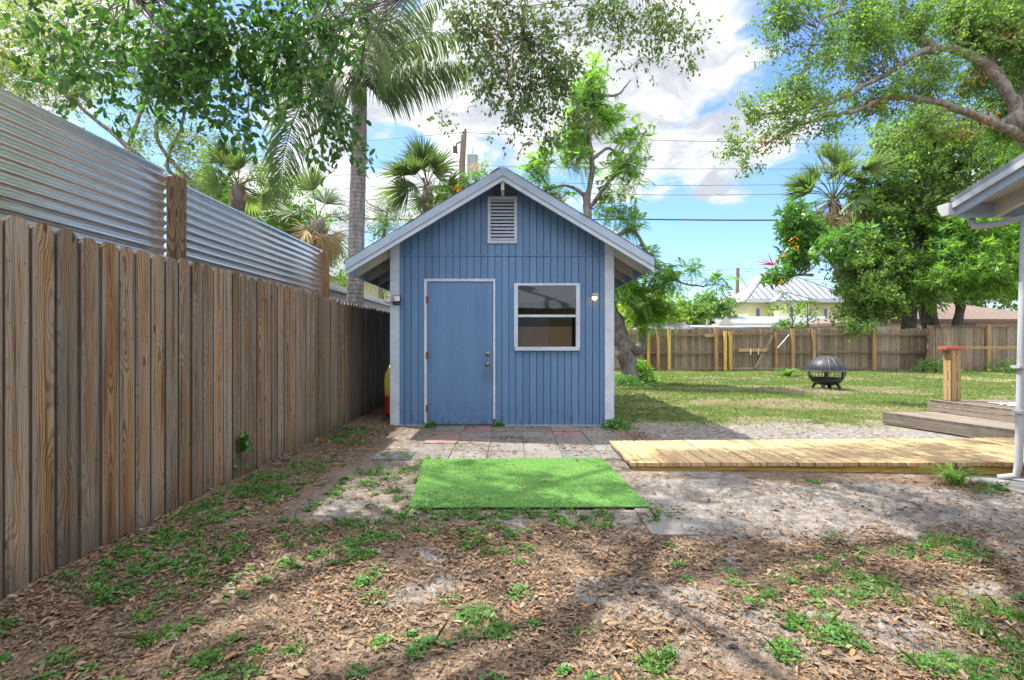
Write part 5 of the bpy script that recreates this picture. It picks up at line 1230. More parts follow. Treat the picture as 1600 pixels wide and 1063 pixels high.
# sunlit open tree, upper left behind the screen
L4 = [([at(330, 640, 13), at(325, 400, 13), at(318, 300, 13)], .16, .12), ([at(318, 310, 13), at(245, 215, 13), at(270, 160, 13), at(330, 110, 13)], .07, .02), ([at(320, 300, 13), at(262, 262, 13), at(283, 200, 12.8), at(300, 120, 13)], .06, .02),
      ([at(320, 340, 13), at(200, 230, 13), at(120, 160, 13), at(40, 60, 13)], .09, .025), ([at(200, 230, 13), at(230, 150, 13), at(260, 80, 13)], .05, .015), ([at(120, 160, 13), at(30, 100, 13), at(-50, 60, 13)], .06, .02), ([at(320, 330, 13), at(380, 230, 13), at(390, 130, 13)], .06, .02)]
tree('sunlit_tree', 'pale-barked open tree with airy yellow-green leaves beyond the steel screen', 'tree', L4,
     [blob(30, 60, 90, 70, 13, 1.2), blob(110, 110, 90, 60, 13, 1.2), blob(40, 150, 60, 40, 13, .8), blob(150, 40, 90, 60, 13, 1.2), blob(260, 200, 75, 45, 13, .8), blob(330, 245, 70, 40, 13, .8), blob(250, 130, 80, 40, 13, .8),
      blob(390, 270, 45, 38, 13, .6), blob(330, 90, 100, 60, 13, 1), blob(290, 275, 50, 25, 13, .5), blob(-40, 100, 60, 90, 13, 1)],
     'leafyellow', 'palebark', nclump=270, twigs=8, leaves=11, twig=.42, ll=.085, lw=.045, droop=.2, seed=12, spread=.05, br=.008)
tree('leafy_bush_tree', 'low bright green thicket tree crowding behind the far end of the steel screen', 'tree', [([at(440, 640, 15), at(440, 420, 15), at(450, 330, 15)], .14, .06)],
     [blob(400, 330, 60, 50, 15, 1), blob(450, 300, 40, 60, 15, .8), blob(330, 300, 60, 40, 15, .8), blob(470, 380, 50, 60, 15, .8), blob(350, 350, 70, 45, 15, 1), blob(520, 440, 40, 40, 15, .7)],
     'leafbright', 'bark', nclump=130, twigs=9, leaves=13, twig=.4, ll=.11, lw=.05, seed=13, spread=.05)
tree('wispy_tree', 'wispy tree of thin drooping green sprays between the tall palm trunk and the shed roof', 'tree', [([at(600, 640, 18), at(596, 450, 18), at(600, 360, 18), at(610, 310, 18)], .12, .04)],
     [blob(590, 370, 40, 50, 18, .8), blob(620, 330, 35, 30, 18, .6), blob(590, 430, 30, 50, 18, .6), blob(520, 310, 40, 30, 18, .6)], 'leaffar', 'palebark', nclump=60, twigs=7, leaves=10, twig=.5, ll=.12, lw=.03, droop=.6, seed=14, spread=.04)
# feathery poinciana behind the shed
Yq = 14.4; a_ = lambda x, y, d=0: at(x, y, Yq + d)
L5 = [([a_(985, 615), a_(978, 560), a_(962, 500, .1), a_(935, 420), a_(918, 335), a_(913, 300)], .28, .085),
      ([a_(916, 330), a_(925, 255), a_(920, 205), a_(938, 165), a_(935, 130)], .085, .035), ([a_(938, 150), a_(965, 148), a_(985, 125)], .045, .02),
      ([a_(918, 330), a_(955, 280, -.2), a_(985, 245, -.3), a_(1010, 203, -.3)], .065, .02), ([a_(913, 305), a_(885, 290, .2), a_(850, 298, .3), a_(820, 300, .3)], .055, .02), ([a_(925, 250), a_(950, 232), a_(965, 245), a_(980, 268)], .05, .02),
      ([a_(935, 160), a_(905, 175), a_(918, 215)], .04, .02), ([a_(930, 180), a_(925, 120), a_(928, 95)], .045, .015), ([a_(860, 298, .3), a_(845, 270, .3), a_(862, 250, .3)], .035, .015), ([a_(930, 400), a_(985, 360, -.3), a_(1020, 410, -.5), a_(1060, 440, -.6), a_(1100, 448, -.6)], .07, .02),
      ([a_(975, 540), a_(1000, 545, .3), a_(1003, 500, .4), a_(985, 470, .5)], .2, .1), ([a_(978, 590), a_(960, 610, -.3), a_(955, 625, -.4)], .14, .05)]
def feather(root, CC, rg):
    # two-rank fern-like leaves at every clump
    V = []; F = []; R_ = []; k = 0
    for c in CC:
        for j in range(9):
            d = unit(rg.normal(size=3) + np.array([0, 0, .1])); L = rg.uniform(.28, .5); side = unit(np.cross(d, [0, 0, 1.]) + rg.normal(0, .2, 3)); r = rg.random(); p0 = c + rg.normal(0, .12, 3)
            for i in range(9):
                t = (i + 1) / 9; p = p0 + d * L * t + np.array([0, 0, -.35 * L * t * t])
                for s in (-1, 1):
                    l = .17 * math.sin(math.pi * min(.95, .15 + t * .8)); e = p + (side * s + d * .45) * l + np.array([0, 0, -.03]); w = unit(d) * .018; b = len(V)
                    V += [p - w * .3, (p + e) / 2 - w, e, (p + e) / 2 + w]; F.append([b, b + 1, b + 2, b + 3]); R_.append(r * .8 + rg.random() * .2)
    npmesh('feather_leaves', np.array(V), np.array(F), M['feather'], root, R_)
pb = [blob(925, 130, 30, 35, Yq, .5), blob(945, 190, 35, 35, Yq, .5), blob(895, 215, 35, 30, Yq, .5), blob(990, 215, 30, 22, Yq, .4), blob(975, 265, 38, 25, Yq, .5), blob(885, 250, 40, 22, Yq, .5), blob(830, 265, 28, 16, Yq, .4), blob(855, 305, 50, 14, Yq, .4),
      blob(950, 320, 40, 30, Yq, .4), blob(985, 345, 28, 20, Yq - .2, .4), blob(1000, 400, 40, 30, Yq - .3, .5), blob(985, 450, 35, 35, Yq - .3, .5), blob(1040, 435, 40, 20, Yq - .5, .4), blob(1125, 445, 22, 14, Yq - .6, .3), blob(1010, 490, 45, 25, Yq, .5), blob(910, 170, 25, 25, Yq, .3), blob(1080, 420, 20, 12, Yq - .5, .3)]
tree('feathery_tree', 'crooked grey tree with bright fern-like leaves and gnarled hollow trunk right behind the shed', 'tree', L5, pb, 'feather', 'palebark', nclump=195, twigs=2, leaves=2, twig=.2, ll=.05, lw=.025, seed=15, br=.012, extra=feather, shell=.2, connmax=1.3)
# orange-flowered shrub over the ridge
tree('flowering_shrub', 'orange-flowered shrub top showing just above the left slope of the shed roof', 'shrub', [([at(735, 640, 15.5), at(735, 400, 15.5), at(738, 300, 15.5)], .06, .03)],
     [blob(740, 285, 28, 18, 15.5, .4), blob(700, 305, 26, 18, 15.5, .4), blob(680, 318, 20, 12, 15.5, .3), blob(760, 268, 12, 10, 15.5, .2)], 'leafbright', 'bark', nclump=34, twigs=6, leaves=9, twig=.25, ll=.10, lw=.035, seed=16,
     extra=lambda r, CC, rg: cluster(r, 'blossom', 'orange', [at(719, 300, 15.2), at(714, 292, 15.3), at(742, 260, 15.3)], 26, .08, .08, .05, 5))
# far greenery across the middle
for i, (px, w_, py, Y, lm, lb) in enumerate(((975, 70, 470, 34, 'leaffar', 'round pale green tree just right of the shed wall in the far row'), (1060, 60, 488, 38, 'leafmid', 'mid green far tree above the low white building'),
                                            (1112, 45, 484, 42, 'leaffar', 'lighter far tree left of the thin brown pole'), (1160, 40, 478, 56, 'leafmid', 'farthest dark green tree beside the yellow house'), (1010, 60, 480, 30, 'leafyellow', 'yellowish far bush-like tree behind the feathery tree'))):
    tree('far_tree', lb, 'tree', [([(bx(px, Y), Y, 0), (bx(px, Y), Y, 1.2), (bx(px, Y), Y, 2.4)], .2, .12)], [blob(px - w_ * .35, py + 15, w_ * .5, 24, Y), blob(px + w_ * .3, py + 12, w_ * .5, 26, Y), blob(px, py, w_ * .5, 22, Y), blob(px, py + 35, w_ * .8, 22, Y)],
         lm, 'bark', nclump=60, twigs=7, leaves=9, twig=.8, ll=.32, lw=.18, seed=30 + i, group=None, spread=.1)
tree('far_tree', 'far green mass of tree behind the white trailer left of the shed', 'tree', [([(-10, 34, 0), (-10, 34, 3)], .3, .2)], [blob(560, 460, 60, 50, 34), blob(460, 440, 80, 60, 34), blob(380, 400, 80, 60, 34)], 'leaffar', 'bark', nclump=110, twigs=7, leaves=9, twig=.9, ll=.34, lw=.18, seed=37, spread=.1)

# ---- big oak, right edge
Yo = 12.5; o_ = lambda x, y, d=0: at(x, y, Yo + d)
L6 = [([(13.9, Yo, -.1), (13.7, Yo, 2.4), (13.3, Yo, 4.4), o_(1610, 205), o_(1585, 190)], .42, .26),
      ([o_(1600, 215), o_(1560, 195, -.2), o_(1480, 165, -.4), o_(1400, 152, -.6), o_(1330, 175, -.8), o_(1260, 190, -1), o_(1180, 235, -1.2)], .12, .02),
      ([o_(1595, 190), o_(1565, 130), o_(1530, 95), o_(1480, 75, -.3), o_(1430, 88, -.5), o_(1360, 130, -.8), o_(1290, 165, -1), o_(1190, 180, -1)], .155, .02),
      ([o_(1470, 80, -.3), o_(1425, 50), o_(1410, 10), o_(1405, -40)], .12, .06), ([o_(1560, 120), o_(1500, 60, .5), o_(1480, -20, .8)], .14, .06), ([o_(1600, 190), o_(1640, 60), o_(1660, -80)], .3, .15),
      ([o_(1320, -40, -.5), o_(1310, 15, -.6), o_(1285, 30, -.8), o_(1262, 80, -.9)], .05, .012), ([o_(1405, -30), o_(1360, -60), o_(1320, -40, -.5)], .06, .05)]
def brownbits(root, CC, rg):
    cluster(root, 'brown_leaf_cluster', 'brownleaf', [o_(1200, 222, -1.2), o_(1255, 188, -1), o_(1540, 180, -.3), o_(1450, 100, -.5), o_(1520, 120), o_(1500, 205), o_(1590, 55, -.4), o_(1380, 115, -.7), o_(1370, 165, -.7)], 60, (.22, .2, .13), .12, .05, 4, .3)
tree('spreading_oak', 'big oak with long grey limbs reaching in from the top right corner', 'tree', L6,
     [blob(1230, 195, 48, 26, 11.4, .6), blob(1160, 225, 26, 24, 11.2, .4), blob(1155, 260, 10, 14, 11.2, .2), blob(1200, 165, 30, 20, 11.4, .4), blob(1260, 140, 62, 28, 11.6, .6), blob(1300, 80, 48, 34, 11.8, .6), blob(1225, 55, 38, 28, 11.6, .5), blob(1230, 10, 42, 18, 11.6, .5), blob(1300, 200, 28, 16, 11.6, .4),
      blob(1360, 60, 50, 50, 12, .8), blob(1370, 150, 60, 28, 12, .7), blob(1420, 30, 60, 50, 12.4, 1), blob(1450, 120, 60, 40, 12, .8), blob(1500, 40, 60, 50, 12.8, 1), blob(1560, 60, 60, 60, 12.8, 1), blob(1440, 200, 40, 16, 13.0, .5), blob(1530, 130, 36, 30, 13.4, .5), blob(1620, 100, 50, 70, 12.6, .8), blob(1540, -10, 120, 30, 13, 1), blob(1340, 5, 50, 22, 12.2, .6), blob(1590, 190, 40, 50, 13, .6)],
     'leafmid', 'palebark', nclump=520, twigs=8, leaves=11, twig=.36, ll=.095, lw=.045, droop=.25, seed=17, spread=.04, br=.009, shell=.25, extra=brownbits, connmax=2.5)
# thicket trees behind the fence, right
tree('broad_tree', 'tall dense green tree filling the right of the sky below the oak limbs', 'tree', [([at(1450, 560, 24), at(1450, 470, 24), at(1452, 380, 24), at(1458, 220, 24), at(1450, 150, 24)], .42, .2), ([at(1452, 380, 24), at(1390, 330, 24), at(1370, 270, 24)], .18, .08), ([at(1455, 300, 24), at(1520, 240, 24), at(1560, 200, 24)], .18, .08)],
     [blob(1440, 220, 70, 50, 24, 2), blob(1400, 280, 60, 50, 24, 2), blob(1500, 260, 70, 60, 24, 2), blob(1400, 350, 50, 45, 23.6, 2), blob(1460, 340, 70, 60, 24, 2), blob(1365, 395, 34, 36, 23.4, 1.5), blob(1430, 420, 65, 40, 23.6, 1.6), blob(1520, 340, 60, 60, 24.6, 1.6), blob(1580, 240, 60, 70, 25, 2), blob(1410, 200, 40, 30, 24, 1), blob(1370, 340, 30, 40, 23.4, 1), blob(1360, 300, 20, 30, 24, 1), blob(1340, 415, 24, 18, 23, 1)],
     'leafmid', 'darkbark', nclump=420, twigs=8, leaves=11, twig=.7, ll=.21, lw=.11, seed=18, spread=.08, br=.014)
tree('round_tree', 'low round dark tree leaning over the back fence left of the twin trunks', 'tree', [([at(1354, 560, 22), at(1355, 500, 22), at(1352, 450, 22)], .13, .08)],
     [blob(1355, 470, 36, 30, 22, 1.2), blob(1322, 498, 16, 10, 21.6, .6), blob(1380, 480, 34, 16, 21.8, .8), blob(1345, 508, 30, 8, 20.8, .3), blob(1395, 430, 40, 36, 22.4, 1.2), blob(1342, 435, 24, 30, 22.6, 1), blob(1350, 395, 26, 26, 22.8, 1)],
     'leafmid', 'darkbark', nclump=190, twigs=8, leaves=11, twig=.38, ll=.15, lw=.085, seed=19, spread=.06)
tree('bright_tree', 'lush tree with bright whorled strap leaves over the dark board fence at the right', 'tree', [([at(1497, 560, 22), at(1497, 500, 22), at(1500, 430, 22), at(1530, 360, 22)], .24, .12)],
     [blob(1510, 390, 48, 50, 21.2, 1.2), blob(1565, 370, 50, 45, 21.4, 1.2), blob(1540, 430, 55, 40, 21, 1), blob(1480, 440, 32, 28, 21, .8), blob(1590, 420, 40, 50, 21.4, 1), blob(1620, 360, 50, 50, 21.6, 1), blob(1500, 350, 40, 20, 21.5, .8)],
     'leafbright', 'darkbark', nclump=230, twigs=7, leaves=13, twig=.45, ll=.30, lw=.07, seed=20, spread=.02, whorl=True)
tree('bright_tree', 'upper bright green crown peeking out above the house eave at the right edge', 'tree', [([at(1640, 560, 17), at(1640, 400, 17), at(1620, 280, 17)], .2, .1)],
     [blob(1600, 120, 45, 50, 16, .8), blob(1590, 190, 34, 40, 16, .6), blob(1575, 30, 45, 40, 16, .8), blob(1610, 240, 30, 24, 16.4, .5)], 'leafbright', 'bark', nclump=90, twigs=7, leaves=12, twig=.36, ll=.19, lw=.055, seed=21, spread=.02, whorl=True)
# umbrella tree with pink spikes
tree('umbrella_tree', 'umbrella tree with glossy drooping leaves, orange blooms and a pink spike above the yellow house', 'tree', [([at(1345, 560, 23), at(1335, 470, 23), at(1290, 400, 23), at(1245, 345, 23)], .12, .06), ([at(1270, 430, 23), at(1225, 430, 22.8)], .07, .05)],
     [blob(1245, 345, 22, 28, 23, .7), blob(1240, 385, 24, 20, 23, .7), blob(1270, 365, 20, 30, 23.2, .7), blob(1217, 428, 18, 8, 22.8, .4), blob(1305, 390, 30, 14, 21, .6), blob(1250, 408, 22, 10, 22.8, .4), blob(1330, 370, 26, 16, 21, .6)],
     'leafumb', 'bark', nclump=130, twigs=5, leaves=10, twig=.30, ll=.32, lw=.10, droop=.3, seed=22, spread=.02, whorl=True,
     extra=lambda r, CC, rg: (cluster(r, 'orange_bloom', 'orange', [at(1226, 396, 22), at(1243, 388, 22), at(1219, 442, 22), at(1240, 372, 22)], 9, .08, .12, .07, 6),
                              (lambda s_: npmesh('pink_spike', s_[0], s_[1], M['pinkspike'], r, np.full(len(s_[1]), .5)))(sticks(np.array([tuple(at(1208, 414, 22))] * 6), np.array([tuple(at(x, y, 22)) for x, y in ((1182, 408), (1184, 413), (1200, 396), (1203, 403), (1190, 404), (1218, 404))]), .035, .01, 4))))
tree('sapling', 'slim young tree with sparse light leaves in front of the yellow house', 'tree', [([at(1240, 560, 24), at(1238, 500, 24), at(1234, 465, 24)], .05, .02), ([at(1262, 560, 24), at(1262, 500, 24), at(1262, 470, 24)], .05, .02)],
     [blob(1228, 490, 22, 28, 24, .5), blob(1262, 488, 16, 20, 24, .5), blob(1240, 512, 30, 12, 24, .5)], 'leafbright', 'bark', nclump=26, twigs=6, leaves=7, twig=.30, ll=.13, lw=.07, seed=23)
tree('far_tree', 'green tree mass far behind the brown-roofed house at the right edge', 'tree', [([(33, 40, 0), (33, 40, 4)], .4, .3)], [blob(1500, 440, 90, 40, 40), blob(1580, 450, 70, 40, 40), blob(1420, 450, 70, 40, 42), blob(1600, 380, 80, 60, 42)], 'leaffar', 'bark', nclump=130, twigs=7, leaves=9, twig=1.0, ll=.38, lw=.2, seed=38, spread=.1)
def moss(root):
    rg = np.random.default_rng(9); N = 260; c = np.array([tuple(at(rg.uniform(1400, 1432), rg.uniform(430, 455), 22.9 + rg.uniform(-.5, .3))) for _ in range(N)])
    q = c + np.array([0, 0, -1.0]) * rg.uniform(.4, 1.6, (N, 1)) + rg.normal(0, .05, (N, 3)); V, F = sticks(c, q, .018, .004); npmesh('moss_strand', V, F, M['moss'], root, rg.random(len(F)))
mo = thing('spanish_moss', 'curtain of grey spanish moss hanging in front of the shaggy trunk behind the back fence', 'moss', (17.7, 22.9, 0)); moss(mo)

# low plants
def leafy_bush(name, label, c, r, h, n, m_, ll, lw, seed, strap=False):
    rg = np.random.default_rng(seed); root = thing(name, label, 'plant', tuple(c)); c = np.array(c)
    if strap:
        V = []; F = []
        for i in range(n):
            az = rg.uniform(0, 6.28); cur = unit(np.array([math.cos(az) * .6, math.sin(az) * .6, 1.2])); p = c + rg.normal(0, r * .08, 3) * np.array([1, 1, 0]); side = unit(np.cross(cur, [0, 0, 1.])); b = len(V); L = ll * rg.uniform(.6, 1.1)
            for k, wk in enumerate((.5, .9, 1, .75, .05)): V += [p + side * lw * wk / 2, p - side * lw * wk / 2]; p = p + cur * L / 4; cur = unit(cur + np.array([math.cos(az) * .3, math.sin(az) * .3, -.42]))
            for k in range(4): F.append([b + k * 2, b + k * 2 + 1, b + k * 2 + 3, b + k * 2 + 2])
        npmesh('leaves', np.array(V), np.array(F), M[m_], root, np.repeat(rg.random(n), 4)); return root
    P_ = c + np.stack([rg.normal(0, r * .5, n), rg.normal(0, r * .5, n), h * rg.random(n) ** .7 * 1.0], 1); P_[:, 2] *= np.clip(1.15 - (np.hypot(P_[:, 0] - c[0], P_[:, 1] - c[1]) / r) ** 2, .2, 1)
    V, F, fi = leafquads(rg, P_, unit(rg.normal(size=(n, 3)) + [0, 0, .4]), ll * rg.uniform(.6, 1.2, n), lw * rg.uniform(.7, 1.2, n), 'rhomb', .2, 1.0); o = npmesh('leaves', V, F, M[m_], root, rg.random(n)[fi])
    k = 30; A = np.tile(c, (k, 1)) + rg.normal(0, r * .15, (k, 3)) * [1, 1, 0]; B = A + np.stack([rg.normal(0, r * .4, k), rg.normal(0, r * .4, k), np.full(k, h * .8)], 1); V, F = sticks(A, B, .006, .003); npmesh('stems', V, F, M['weed'], root, np.full(len(F), .3))
    return root
leafy_bush('leafy_bush', 'bright green leafy bush at the foot of the gnarled trunk right of the shed', (3.75, 15.2, 0), .5, .65, 1500, 'leafbright', .13, .05, 51)
leafy_bush('weed_clump', 'small sprawl of weeds between the shed corner and the leafy bush', (3.1, 14.0, 0), .55, .28, 900, 'weed', .08, .04, 52)
leafy_bush('crinum_lily', 'strap-leaved lily clump in front of the back fence left of the fire pit', (9.45, 17.6, 0), .5, .6, 34, 'leafbright', .75, .06, 53, True)
leafy_bush('low_bush', 'small shrub with pale leaves against the back fence right of the fire pit', (16.3, 19.8, 0), .8, .55, 700, 'leaffar', .12, .05, 54)
leafy_bush('low_bush', 'low leafy shrub along the foot of the dark board fence', (19.2, 19.6, 0), 1.0, .5, 600, 'leafmid', .12, .05, 55)
leafy_bush('tall_grass_tuft', 'bright tuft of tall grass beside the concrete slab in front of the ramp', (3.78, 4.36, 0), .3, .3, 60, 'leafbright', .36, .014, 56, True)
leafy_bush('grass_tuft', 'thin grass tuft at the front left corner of the turf mat', (-.62, 3.68, 0), .2, .2, 26, 'weed', .18, .010, 57, True)
leafy_bush('doorstep_weed', 'weed growing at the foot of the hinge side of the door', (-1.16, 7.32, 0), .11, .08, 110, 'weed', .045, .025, 58)
leafy_bush('doorstep_weed', 'small weed at the foot of the latch side of the door', (-.19, 7.33, 0), .09, .07, 90, 'weed', .045, .025, 59)
leafy_bush('corner_weed', 'weedy tuft at the right front corner of the shed', (1.45, 7.2, 0), .22, .12, 320, 'weed', .05, .03, 60)
leafy_bush('fence_vine', 'little vine sprig poking out low on the picket fence', (-2.38, 4.55, .25), .08, .18, 60, 'weed', .05, .03, 71)

# ------------------------------------------------------------------ scatter on the ground
def sample(rg, n, x0, x1, y0, y1, dens):
    X = rg.uniform(x0, x1, n); Y = rg.uniform(y0, y1, n); k = rg.random(n) < dens(X, Y); k &= (np.abs(X) < Y * 1.06 + .4)
    return X[k], Y[k]
def scatter_leaves():
    rg = np.random.default_rng(77); VS = []; FS = []; RS = []; off = 0
    for (x0, x1, y0, y1, n, sc_) in ((-2.5, 3.6, 1.4, 3.4, 150000, 1.0), (-2.45, 5.2, 3.4, 8, 140000, 1.12), (-2.4, -1.5, 8, 14, 6000, 1.4), (1.3, 9, 5.9, 10, 9000, 1.2), (6, 24, 12, 20.9, 9000, 2.2), (-2.45, -1.5, 5, 9.5, 8000, 1.1)):
        if n == 9000 and y0 == 5.9: dens = lambda X, Y: .16 + .5 * sstep(.5, .7, fbm(X * .9, Y * .9, 61))
        elif y0 == 12: dens = lambda X, Y: .05 + .9 * np.maximum(sstep(19.0, 20.4, Y), sstep(.6, .7, fbm(X * .35, Y * .7, 62)) * .5) * sstep(8, 15, X)
        elif y0 == 5: dens = lambda X, Y: np.ones_like(X)
        else: dens = lambda X, Y: np.clip(litter(X, Y) * (.22 + 1.25 * sstep(.3, .68, fbm(X * 3.1, Y * 3.1, 33, 5))) + .04, 0, 1)
        X, Y = sample(rg, n, x0, x1, y0, y1, (lambda X, Y: np.maximum(dens(X, Y), .10 * (in_flat(X, Y) > .3) + .35 * (in_flat(X, Y) > .3) * sstep(.5, .66, fbm(X * 4, Y * 4, 91)))))
        on = in_rug(X, Y); k = ~on | (rg.random(len(X)) < .10); X = X[k]; Y = Y[k]
        ramp = (X > 1.1) & (Y > 4.72) & (Y < 5.96) & (X < 6.4); shed = (X > XL - .02) & (X < XR + .02) & (Y > YF - .05); deck = (X > 5.4) & (Y > 5) & (Y < 7.8); X = X[~ramp & ~shed & ~deck]; Y = Y[~ramp & ~shed & ~deck]
        n_ = len(X); flat = in_flat(X, Y) > .5
        Z = height(X, Y) + np.where(flat, .016, .003) + np.where(in_rug(X, Y), .022, 0) + rg.random(n_) * .012 * (1 - flat)
        az = rg.uniform(0, 6.283, n_); tilt = rg.normal(0, .22, n_) * np.where(flat, .3, 1); D_ = unit(np.stack([np.cos(az), np.sin(az), tilt], 1))
        L = np.clip(rg.lognormal(-4.12, .58, n_), .006, .055) * sc_; Wd = L * rg.uniform(.22, .5, n_)
        V, F, fi = leafquads(rg, np.stack([X, Y, Z], 1) - D_ * L[:, None] * .5 * [1, 1, 0], D_, L, Wd, 'oval', .14, 5.0)
        V[:, 2] = np.maximum(V[:, 2], np.repeat(height(X, Y) + np.where(flat, .010, 0.0015), 6))
        VS.append(V); FS.append(F + off); off += len(V); RS.append((rg.random(n_) ** 1.1)[fi])
    tag(npmesh('fallen_leaves', np.concatenate(VS), np.concatenate(FS), M['litter'], rnd=np.concatenate(RS)), kind='stuff')
    n = 170000; X = rg.uniform(-2.45, 5.2, n); Y = 1.4 + 6 * rg.random(n) ** 1.5; k = (np.abs(X) < Y * 1.05 + .3) & ~in_rug(X, Y) & ~((X > 1.1) & (Y > 4.72) & (Y < 5.96)) & (rg.random(n) < (.12 + .6 * litter(X, Y) + .25 * sand(X, Y))); X = X[k]; Y = Y[k]; n_ = len(X)
    az = rg.uniform(0, 6.283, n_); D_ = unit(np.stack([np.cos(az), np.sin(az), rg.normal(0, .25, n_)], 1)); L = rg.uniform(.004, .013, n_); fl_ = in_flat(X, Y) > .5
    V, F, fi = leafquads(rg, np.stack([X, Y, height(X, Y) + np.where(fl_, .014, .004)], 1), D_, L, L * rg.uniform(.2, .8, n_), 'rhomb', .2, 4.0); tag(npmesh('leaf_crumbs', V, F, M['litter'], rnd=rg.random(n_) ** 1.3), kind='stuff')
    # dry grass straws matted through the leaves
    N = 26000; X = rg.uniform(-2.4, 5, N); Y = 1.5 + 5 * rg.random(N) ** 1.3; k = (rg.random(N) < .15 + .6 * sstep(.4, .7, fbm(X * 1.5, Y * 1.5, 63))) & (in_flat(X, Y) < .4); X = X[k]; Y = Y[k]; n_ = len(X); az = rg.uniform(0, 6.28, n_); L = rg.uniform(.02, .08, n_)
    A = np.stack([X, Y, height(X, Y) + rg.uniform(.003, .014, n_)], 1); mid = A + np.stack([np.cos(az) * L * .5, np.sin(az) * L * .5, rg.uniform(-.002, .005, n_)], 1); az2 = az + rg.normal(0, .5, n_); B = mid + np.stack([np.cos(az2) * L * .5, np.sin(az2) * L * .5, rg.uniform(-.006, .002, n_)], 1)
    V, F = sticks(np.concatenate([A, mid]), np.concatenate([mid, B]), .0010, .0007, 3); tag(npmesh('dry_straw', V, F, M['litter'], rnd=np.repeat(.45 + .55 * rg.random(2 * n_), 3)), kind='stuff')
    N = 1900; X = rg.uniform(-2.4, 5, N); Y = rg.uniform(1.5, 7, N); k = litter(X, Y) > .4; X = X[k]; Y = Y[k]; n_ = len(X); az = rg.uniform(0, 6.28, n_); L = rg.uniform(.03, .16, n_)
    A = np.stack([X, Y, height(X, Y) + .012], 1); mid = A + np.stack([np.cos(az) * L * .5, np.sin(az) * L * .5, rg.uniform(-.002, .01, n_)], 1); az2 = az + rg.normal(0, .4, n_); B = mid + np.stack([np.cos(az2) * L * .5, np.sin(az2) * L * .5, rg.uniform(-.012, .004, n_)], 1)
    V, F = sticks(np.concatenate([A, mid]), np.concatenate([mid, B]), .0018, .0012, 4); tag(npmesh('twig_litter', V, F, M['twig']), kind='stuff')
def in_rug(X, Y): return (X > -.95) & (X < 1.03) & (Y > 3.72) & (Y < 5.32) & (X < 1.01 + (3.73 - Y) * .05) & (X > -.745 - (Y - 3.73) * .102)
scatter_leaves()
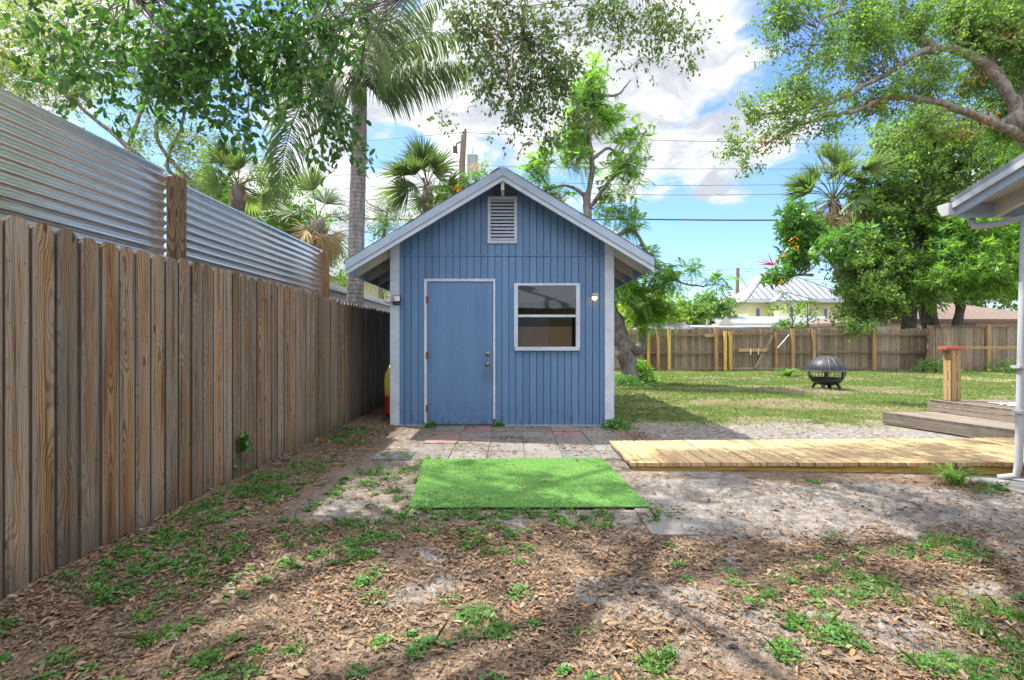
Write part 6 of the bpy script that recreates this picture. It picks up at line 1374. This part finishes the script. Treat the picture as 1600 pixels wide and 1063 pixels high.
def scatter_weeds():
    rg = np.random.default_rng(88); CX = []; CY = []; SZ = []
    for (n, x0, x1, y0, y1, thr) in ((620, -2.35, 0, 1.6, 4.6, .49), (1300, .4, 4.8, 1.5, 4.2, .48), (260, -2.2, 4.8, 1.5, 4.3, .30), (420, -2.3, -.9, 4.0, 7.2, .46), (300, -1, 1.2, 1.7, 3.7, .54), (90, -1.5, -.7, 3.6, 5.6, .3), (60, -.8, 1.1, 3.5, 3.72, .2), (240, 2.5, 5.6, 3.2, 4.5, .6), (360, 1.5, 9, 6.0, 8.5, .5)):
        X = rg.uniform(x0, x1, n); Y = rg.uniform(y0, y1, n); k = (fbm(X * 2.3 + 4, Y * 2.3, 55, 4) > thr + .02) & (sand(X, Y) < .6) & (np.abs(X) < Y * 1.05 + .2) & ~in_rug(X, Y) & ((in_flat(X, Y) < .5) | (y0 in (3.6, 3.5))); CX += list(X[k]); CY += list(Y[k])
    CX = np.array(CX); CY = np.array(CY); n = len(CX); nl = rg.integers(8, 26, n); ci = np.repeat(np.arange(n), nl); N = len(ci); rad = rg.uniform(.02, .07, n)[ci]
    a = rg.uniform(0, 6.283, N); rr = rad * np.sqrt(rg.random(N)); X = CX[ci] + np.cos(a) * rr; Y = CY[ci] + np.sin(a) * rr; Z = height(X, Y) + .008 + (rad - rr) * rg.uniform(.1, .7, N)
    # each sprig = three leaflets
    az = rg.uniform(0, 6.283, N); P_ = np.repeat(np.stack([X, Y, Z], 1), 3, 0); aa = np.repeat(az, 3) + np.tile([0, 2.1, 4.2], N); Dd = unit(np.stack([np.cos(aa), np.sin(aa), rg.uniform(.0, .5, 3 * N)], 1)); L = rg.uniform(.010, .024, 3 * N)
    V, F, fi = leafquads(rg, P_, Dd, L, L * .62, 'oval', .12, 3.0); r = (rg.random(n)[ci] * .6 + rg.random(N) * .4)
    tag(npmesh('weeds', V, F, M['weed'], rnd=np.repeat(r, 3)[fi]), kind='stuff')
    # grass tufts in the foreground
    m = (rg.random(n) < np.where(CX > .3, .75, .35)); g = np.where(m)[0]; nb = rg.integers(8, 30, len(g)); gi = np.repeat(g, nb); N = len(gi); X = CX[gi] + rg.normal(0, .035, N); Y = CY[gi] + rg.normal(0, .035, N); blades(rg, X, Y, rg.uniform(.03, .085, N), .0032, 'wild_grass', .55)
def blades(rg, X, Y, H, W_, name, lean=.5, base=None):
    N = len(X); az = rg.uniform(0, 6.283, N); s = np.stack([np.cos(az), np.sin(az), np.zeros(N)], 1); ln = rg.normal(0, lean, (N, 2)) * H[:, None]; z = height(X, Y) if base is None else base; B = np.stack([X, Y, z], 1)
    W_ = np.broadcast_to(W_, (N,))[:, None]
    Mm = B + np.stack([ln[:, 0] * .35, ln[:, 1] * .35, H * .6], 1); T = B + np.stack([ln[:, 0], ln[:, 1], H], 1)
    V = np.stack([B - s * W_ / 2, B + s * W_ / 2, Mm + s * W_ * .4, T, Mm - s * W_ * .4], 1).reshape(-1, 3); b = np.arange(N)[:, None] * 5
    F = b + np.array([[0, 1, 2, 3, 4]]); tag(npmesh(name, V, F, M['grass'], rnd=rg.random(N)), kind='stuff')
scatter_weeds()
def scatter_lawn():
    rg = np.random.default_rng(99); XA = []; YA = []; HA = []; WA = []
    for (n, x0, x1, y0, y1, h, w_) in ((120000, 1.35, 10.5, 7.0, 10.5, .036, .005), (110000, 2, 16, 10.5, 15, .042, .008), (90000, 3, 24, 15, 21, .05, .014)):
        X, Y = sample(rg, n, x0, x1, y0, y1, lambda X, Y: np.clip(lawn(X, Y) * (.25 + 1.1 * fbm(X * 2.2, Y * 2.2, 71, 3)), 0, 1)); k = ~((X > 5.4) & (Y < 7.9)); X = X[k]; Y = Y[k]
        XA.append(X); YA.append(Y); HA.append(h * rg.uniform(.5, 1.5, len(X))); WA.append(np.full(len(X), w_))
    blades(rg, np.concatenate(XA), np.concatenate(YA), np.concatenate(HA), np.concatenate(WA), 'lawn_grass', .8)
scatter_lawn()
